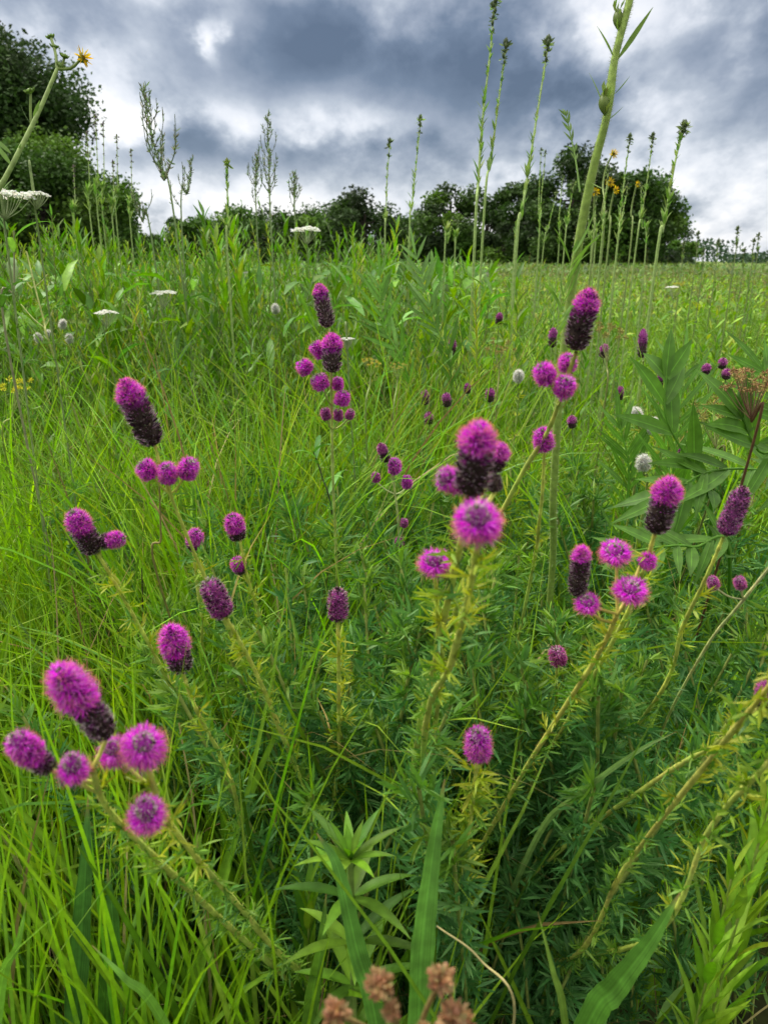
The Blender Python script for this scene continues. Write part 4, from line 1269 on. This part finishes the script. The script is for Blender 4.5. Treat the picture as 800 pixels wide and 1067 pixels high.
# ------------------------------------------------------------------ yellow composite flowers
def composite(th, c, facing, R, petals=16, colp=((.62, .42, .02), (.70, .50, .03)), stalk_from=None, bud=False, center=(.20, .10, .02)):
    f = unit(np.array(facing, float)); a = unit(np.cross(f, [.2, .3, .9])); b_ = np.cross(f, a)
    mb = MB(); tt = np.linspace(0, 1, 6)
    mb.tube(c - f * R * .5 + np.outer(tt, f) * R * .5, R * np.array([.12, .36, .42, .42, .36, .1]), (.15, .24, .05), 9)
    n = 26; ph = rng.uniform(0, 2 * PI, n); rd = a * np.cos(ph)[:, None] + b_ * np.sin(ph)[:, None]
    ribbons_dir(mb, c - f * R * .4 + rd * R * .3, rd * .6 + f * .8, R * .45, R * .16, pick([(.14, .23, .05)], n), 4, 'lance', .2)
    if stalk_from is not None:
        mb.tube(smooth([c - f * R * .45, (c + stalk_from) / 2 + [0, 0, -.005], stalk_from], 9), .0016, (.2, .28, .07), 6)
    o = mb.build('flower_bud' if bud else 'flower_base', M_LEAF, th, origin=c)
    if not bud:
        mf = MB(); ph = np.arange(petals) * 2 * PI / petals + rng.normal(size=petals) * .12
        rd = a * np.cos(ph)[:, None] + b_ * np.sin(ph)[:, None]
        ribbons_dir(mf, c + rd * R * .25, rd + f * .25, R * rng.uniform(.7, .95, petals), R * .22, pick(colp, petals, .1), 5, 'lance', .12)
        n = 90; od = unit(rng.normal(size=(n, 3)) + f * 1.2)
        ribbons_dir(mf, c + od * R * .12, od, R * .16, R * .05, pick([(.45, .28, .02), center], n), 2, 'x', 0)
        mf.build('petals', M_PETAL, o, origin=c)


d = .85
bs = np.array([-.62, 1.0, 0])
th = thing('rosinweed', bs, 'thick leaning stalk with buds and one yellow flower crossing the sky beside the big tree', 'rosinweed')
pt = [P(60, 72, d), P(40, 118, d), (P(10, 178, d)), P(-22, 240, d * 1.02), P(-40, 330, d * 1.05)]
path = smooth(pt + [bs], 40)
ms = MB(); ms.tube(path, np.linspace(.0020, .0040, len(path)), (.24, .33, .10), 9)
j = P(60, 72, d)
ms.tube(smooth([j, P(58, 55, d), P(53, 38, d)], 8), .0018, (.2, .27, .09), 6)
ms.build('stem', M_STEM, th, origin=bs)
composite(th, P(87, 60, d), (.75, -.6, .15), .011, stalk_from=j)
composite(th, P(52, 36, d), (-.3, 0, 1), .0095, bud=True)
composite(th, P(57, 46, d), (.3, -.2, 1), .009, bud=True)
composite(th, P(68, 56, d), (.4, -.2, 1), .010, bud=True, stalk_from=j)
composite(th, P(64, 66, d), (.5, -.4, .6), .009, bud=True)
composite(th, P(30, 92, d), (-.3, -.2, 1), .011, bud=True, stalk_from=P(33, 132, d))
for (x, y, dx, ln) in [(33, 130, -.5, .03), (35, 122, .6, .028), (12, 172, -.4, .04), (18, 160, .7, .02), (2, 200, .7, .03), (50, 95, .8, .012), (12, 160, -.7, .035)]:
    mb = MB(); ribbons_dir(mb, P(x, y, d)[None], np.array([[dx, -.2, .8]]), ln * .7, ln * .13, (.15, .25, .06), 6, 'lance', .2)
    mb.build('leaf', M_LEAF, th, origin=P(x, y, d))
for i, (x, y, x1, R, dd, lab) in enumerate([
        (639, 160, 628, .016, 2.1, 'yellow flower nodding highest beside the thick hairy stem'),
        (635, 190, 627, .017, 2.1, 'yellow flower in the middle of the little group before the oak'),
        (620, 200, 618, .014, 2.1, 'yellow flower half hidden behind the thick hairy stem'),
        (641, 198, 634, .013, 2.0, 'yellow flower hanging lowest in the little group before the oak'),
        (664, 192, 657, .012, 2.3, 'pale faded yellow flower farther from the thick hairy stem')]):
    R *= .9
    top = P(x, y, dd); mid = P(x1, y + 30, dd * 1.02); bs = np.array([P(x1, 275, dd)[0], top[1] + .04, 0])
    th = thing('rosinweed', bs, lab, 'yellow flower', 'yellow flowers before the oak')
    ms = MB(); ms.tube(smooth([top + [0, .01, .004], mid, P(x1 - 2, 270, dd * 1.02), bs], 24), .0024, (.2, .27, .08), 6)
    ms.build('stem', M_STEM, th, origin=bs)
    composite(th, top, (random.uniform(-.6, .6), -1, random.uniform(-.1, .4)), R)


# stalks and crossing pale twigs at the near left edge
def twig(label, pts, thick, col, base, forks=(), name='pale_stalk', leaves=0):
    bs = np.array([*base, 0.]); th = thing(name, bs, label, 'stalk')
    P0 = [P(*q) for q in pts]
    path = smooth(P0 + [bs], 30)
    ms = MB(); ms.tube(path, np.linspace(thick * .7, thick * 1.4, len(path)), col, 6)
    for f in forks: ms.tube(smooth([P(*q) for q in f], 10), thick * .6, col, 5)
    ms.build('stem', M_STEM, th, origin=bs)
    if leaves:
        ml = MB(); q = rng.uniform(0, .6, leaves) * (len(path) - 1)
        pos = np.stack([np.interp(q, np.arange(len(path)), path[:, a]) for a in range(3)], 1)
        blades(ml, pos, rng.uniform(0, 6.28, leaves), rng.uniform(.03, .07, leaves), .8, 1.0, .009, pick(G_BLUE, leaves), S=7, prof='lance', fold=.3)
        ml.build('leaves', M_LEAF, th, origin=bs)


twig('pale yellow forked stalk crossing the four tiny white globes', [(28, 262, 1.3), (45, 330, 1.3), (70, 408, 1.35)], .0018, (.30, .34, .10), (-.5, 1.6),
     [[(47, 342, 1.3), (35, 332, 1.3), (22, 317, 1.3)], [(47, 342, 1.3), (53, 330, 1.3), (56, 318, 1.3)], [(33, 300, 1.3), (26, 292, 1.3), (20, 290, 1.3)], [(34, 300, 1.3), (42, 295, 1.3), (50, 286, 1.3)]])
twig('withered grey stalk with a curled seed head at the picture edge', [(15, 240, .95), (15, 300, .97), (12, 380, 1.0)], .0015, (.26, .26, .14), (-.52, 1.15), leaves=7)
twig('dark brown dead stalk behind the two crossing disc stems', [(148, 588, 1.0), (149, 640, 1.05), (150, 700, 1.1)], .0012, (.06, .04, .03), (-.38, 1.2))
twig('thin brown stalk running straight down beside the tilted cylinder head stem', [(166, 500, .75), (168, 560, .8), (170, 620, .85)], .0012, (.24, .20, .07), (-.25, 1.1))
twig('dry reddish stalk rising out of the arching grass', [(75, 610, .9), (90, 680, .95), (105, 760, 1.0)], .0013, (.24, .14, .07), (-.38, 1.15))
twig('bowed straw stalk beside the withered bunches', [(455, 965, .5), (500, 1000, .5), (535, 1066, .52)], .0008, (.38, .33, .14), (.11, .62))
twig('dark spotted stalk behind the tall upright clover', [(326, 470, 1.1), (335, 495, 1.12), (350, 560, 1.18)], .0013, (.05, .07, .03), (-.05, 1.4), leaves=6)


# ------------------------------------------------------------------ trees
def tree(label, base_px, top_py, Y, half_px, n, leaf, pal, bot=.12, cl=34, seed=0, trunkh=.3, gap=1.0, name='oak_tree', group='trees behind the meadow', cat='tree', flat=.8):
    r = np.random.default_rng(seed)
    c = G(base_px, 272, Y); top = G(base_px, top_py, Y)[2]
    hw = half_px / F * Y / CP
    b = np.array([c[0], Y, 0.]); h = top
    th = thing(name, b, label, cat, group)
    z0 = h * bot
    cz = (z0 + h) / 2; rz = (h - z0) / 2
    mt = MB()
    ph = unit(r.normal(size=(cl, 3))); rad = r.uniform(.35, .86, cl) ** .6
    cen = b + np.array([0, 0, cz]) + ph * rad[:, None] * np.array([hw * .86, hw * .8, rz * .86])
    if bot < .1:                                 # meadow-edge trees are leafy to the ground
        m_ = int(cl * .35); cen[:m_, 2] = r.uniform(.03, .3, m_) * h; cen[:m_, 0] = b[0] + r.uniform(-1, 1, m_) * hw * .95
    tr = hw * .05 + .12; n = int(n * 1.5); leaf *= .82
    fork = b + [0, 0, h * trunkh]
    mt.tube(smooth([b, b + [tr * .3, 0, h * trunkh * .5], fork, b + [hw * .05, 0, h * .7]], 14), np.linspace(tr, tr * .35, 13), (.05, .042, .034), 8)
    for k in range(cl):
        s_ = b + [0, 0, h * r.uniform(trunkh * .7, .6)]
        mt.tube(smooth([s_, (s_ + cen[k]) / 2 + [0, 0, -rz * .06], cen[k]], 7), np.linspace(tr * .32, tr * .06, 7), (.05, .042, .034), 5)
    mt.build('trunk', M_BARK, th, origin=b)
    csz = r.uniform(.20, .34, cl) * min(hw, rz * 1.3); n = int(n * 1.2)
    k = r.integers(0, cl, n)
    off = unit(r.normal(size=(n, 3))) * (r.random((n, 1)) ** .45) * csz[k][:, None] * np.array([1.15, 1.1, flat]) * gap
    off += r.normal(size=(n, 3)) * csz[k][:, None] * .12
    pos = cen[k] + off
    # stay above ground
    pos[:, 2] = np.maximum(pos[:, 2], .25)
    ccol = np.asarray(pal)[r.integers(0, len(pal), cl)] * (1 + .15 * r.normal(size=(cl, 1)))
    col = np.clip(ccol[k] * (1 + .22 * r.normal(size=(n, 1))), .004, .9)
    d1 = unit(r.normal(size=(n, 3)) * [1, 1, .55] + [0, 0, -.15]); d2 = unit(np.cross(d1, r.normal(size=(n, 3))))
    sz = leaf * r.uniform(.6, 1.3, n)[:, None]
    q0 = pos - d1 * sz * .5; q2 = pos + d1 * sz * .5; q1 = pos + d2 * sz * .3; q3 = pos - d2 * sz * .3
    mc = MB()
    quad = np.stack([np.stack([q0, q1], 1), np.stack([q3, q2], 1)], 1)   # (n,2,2,3)
    mc.grid(quad, col[:, None, None, :])
    mc.build('crown', M_FAR, th, origin=b, smooth=False)


T_DK = [(.035, .075, .016), (.045, .09, .018), (.058, .11, .024), (.04, .07, .024)]
T_MD = [(.065, .14, .018), (.085, .16, .022), (.05, .11, .018)]
tree('big dark tree towering at the picture edge with an irregular crown', -22, -6, 42, 128, 60000, .30, T_DK, cl=70, seed=3, bot=.25, group=None)
tree('leafy lower tree in front of the big dark one, rounded and a little lighter', 45, 132, 36, 100, 40000, .24, T_MD, cl=60, seed=4, bot=.04, group=None)
tree('small round tree where the big tree slopes down to the sky', 122, 184, 40, 40, 14000, .24, T_MD + T_DK, cl=30, seed=5, bot=.02)
tree('low tree just past the slope of the big tree', 205, 222, 95, 30, 4500, .55, T_MD, cl=24, seed=6, bot=.02)
tree('low broad tree beneath the branching spire', 262, 207, 90, 48, 8000, .55, T_DK + T_MD, cl=34, seed=7, bot=.02)
tree('low tree right behind the dull white umbel', 318, 220, 95, 30, 4500, .55, T_MD, cl=24, seed=8, bot=.02)
tree('rounded tree between the low trees and the round oak', 378, 197, 85, 46, 9000, .5, T_DK, cl=34, seed=9, bot=.02)
tree('round oak standing behind the shorter budding stalk pair', 466, 177, 82, 40, 9000, .5, T_DK + T_MD, cl=38, seed=10, bot=.02)
tree('ragged oak behind the tallest pair of stalks, sky showing through', 535, 168, 84, 34, 6500, .5, T_DK, cl=30, seed=11, bot=.04)
tree('high oak crown behind the thick hairy stem', 592, 148, 78, 52, 14000, .5, T_DK, cl=52, seed=12, bot=.02)
tree('wide oak at the meadow side of the grove with its crown stepping down', 652, 168, 76, 52, 13000, .5, T_DK + T_MD, cl=48, seed=13, bot=.02)
tree('lowest bush like tree at the end of the grove', 708, 250, 88, 20, 2600, .5, T_MD, cl=16, seed=14, bot=.0)
tree('dark undergrowth tree filling the foot of the grove', 560, 215, 92, 60, 9000, .55, T_DK, cl=40, seed=15, bot=.0)
tree('dark lower tree in the gap of the grove behind the round oak', 505, 205, 95, 42, 6000, .55, T_DK, cl=30, seed=16, bot=.0)
tree('small bushy tree at the foot of the rounded tree', 425, 225, 98, 34, 4500, .55, T_DK, cl=24, seed=17, bot=.0)

for k_, (px_, tp_, hp_) in enumerate([(180, 226, 34), (232, 214, 38), (292, 212, 38), (345, 204, 40), (425, 200, 38), (622, 186, 46), (688, 206, 28)]):
    tree(['low rounded tree filling a gap at the start of the tree line', 'low tree just behind the lone knob tipped stalk', 'low tree under the second branching spire',
          'low tree joining the rounded tree to the low ones', 'low tree between rounded tree and round oak', 'leafy tree in the middle of the oak grove', 'low tree on the outer side of the grove'][k_],
         px_, tp_, 100 + 3 * k_, hp_, 4500, .5, T_MD + T_DK, cl=26, seed=30 + k_, bot=.0)

# far woodland strip
mbw = MB()
n = 16000
x = rng.uniform(-330, 380, n); yv = 330 + rng.normal(size=n) * 10
hh = 4.5 + 3.0 * np.sin(x * .06) + 2.0 * np.sin(x * .19 + 1) + 1.2 * np.sin(x * .5)
z = np.abs(rng.random(n)) ** .7 * np.clip(hh, 2, 20)
d1 = unit(rng.normal(size=(n, 3))); d2 = unit(np.cross(d1, rng.normal(size=(n, 3))))
pos = np.stack([x, yv, z], 1); sz = 1.6
quad = np.stack([np.stack([pos - d1 * sz * .5, pos + d2 * sz * .4], 1), np.stack([pos - d2 * sz * .4, pos + d1 * sz * .5], 1)], 1)
mbw.grid(quad, pick([(.03, .065, .03), (.04, .08, .035), (.05, .09, .045)], n, .15)[:, None, None, :])
tag(mbw.build('far_woodland', M_FAR, smooth=False), 'thin dark line of far woods along the horizon', 'woodland', kind='stuff')
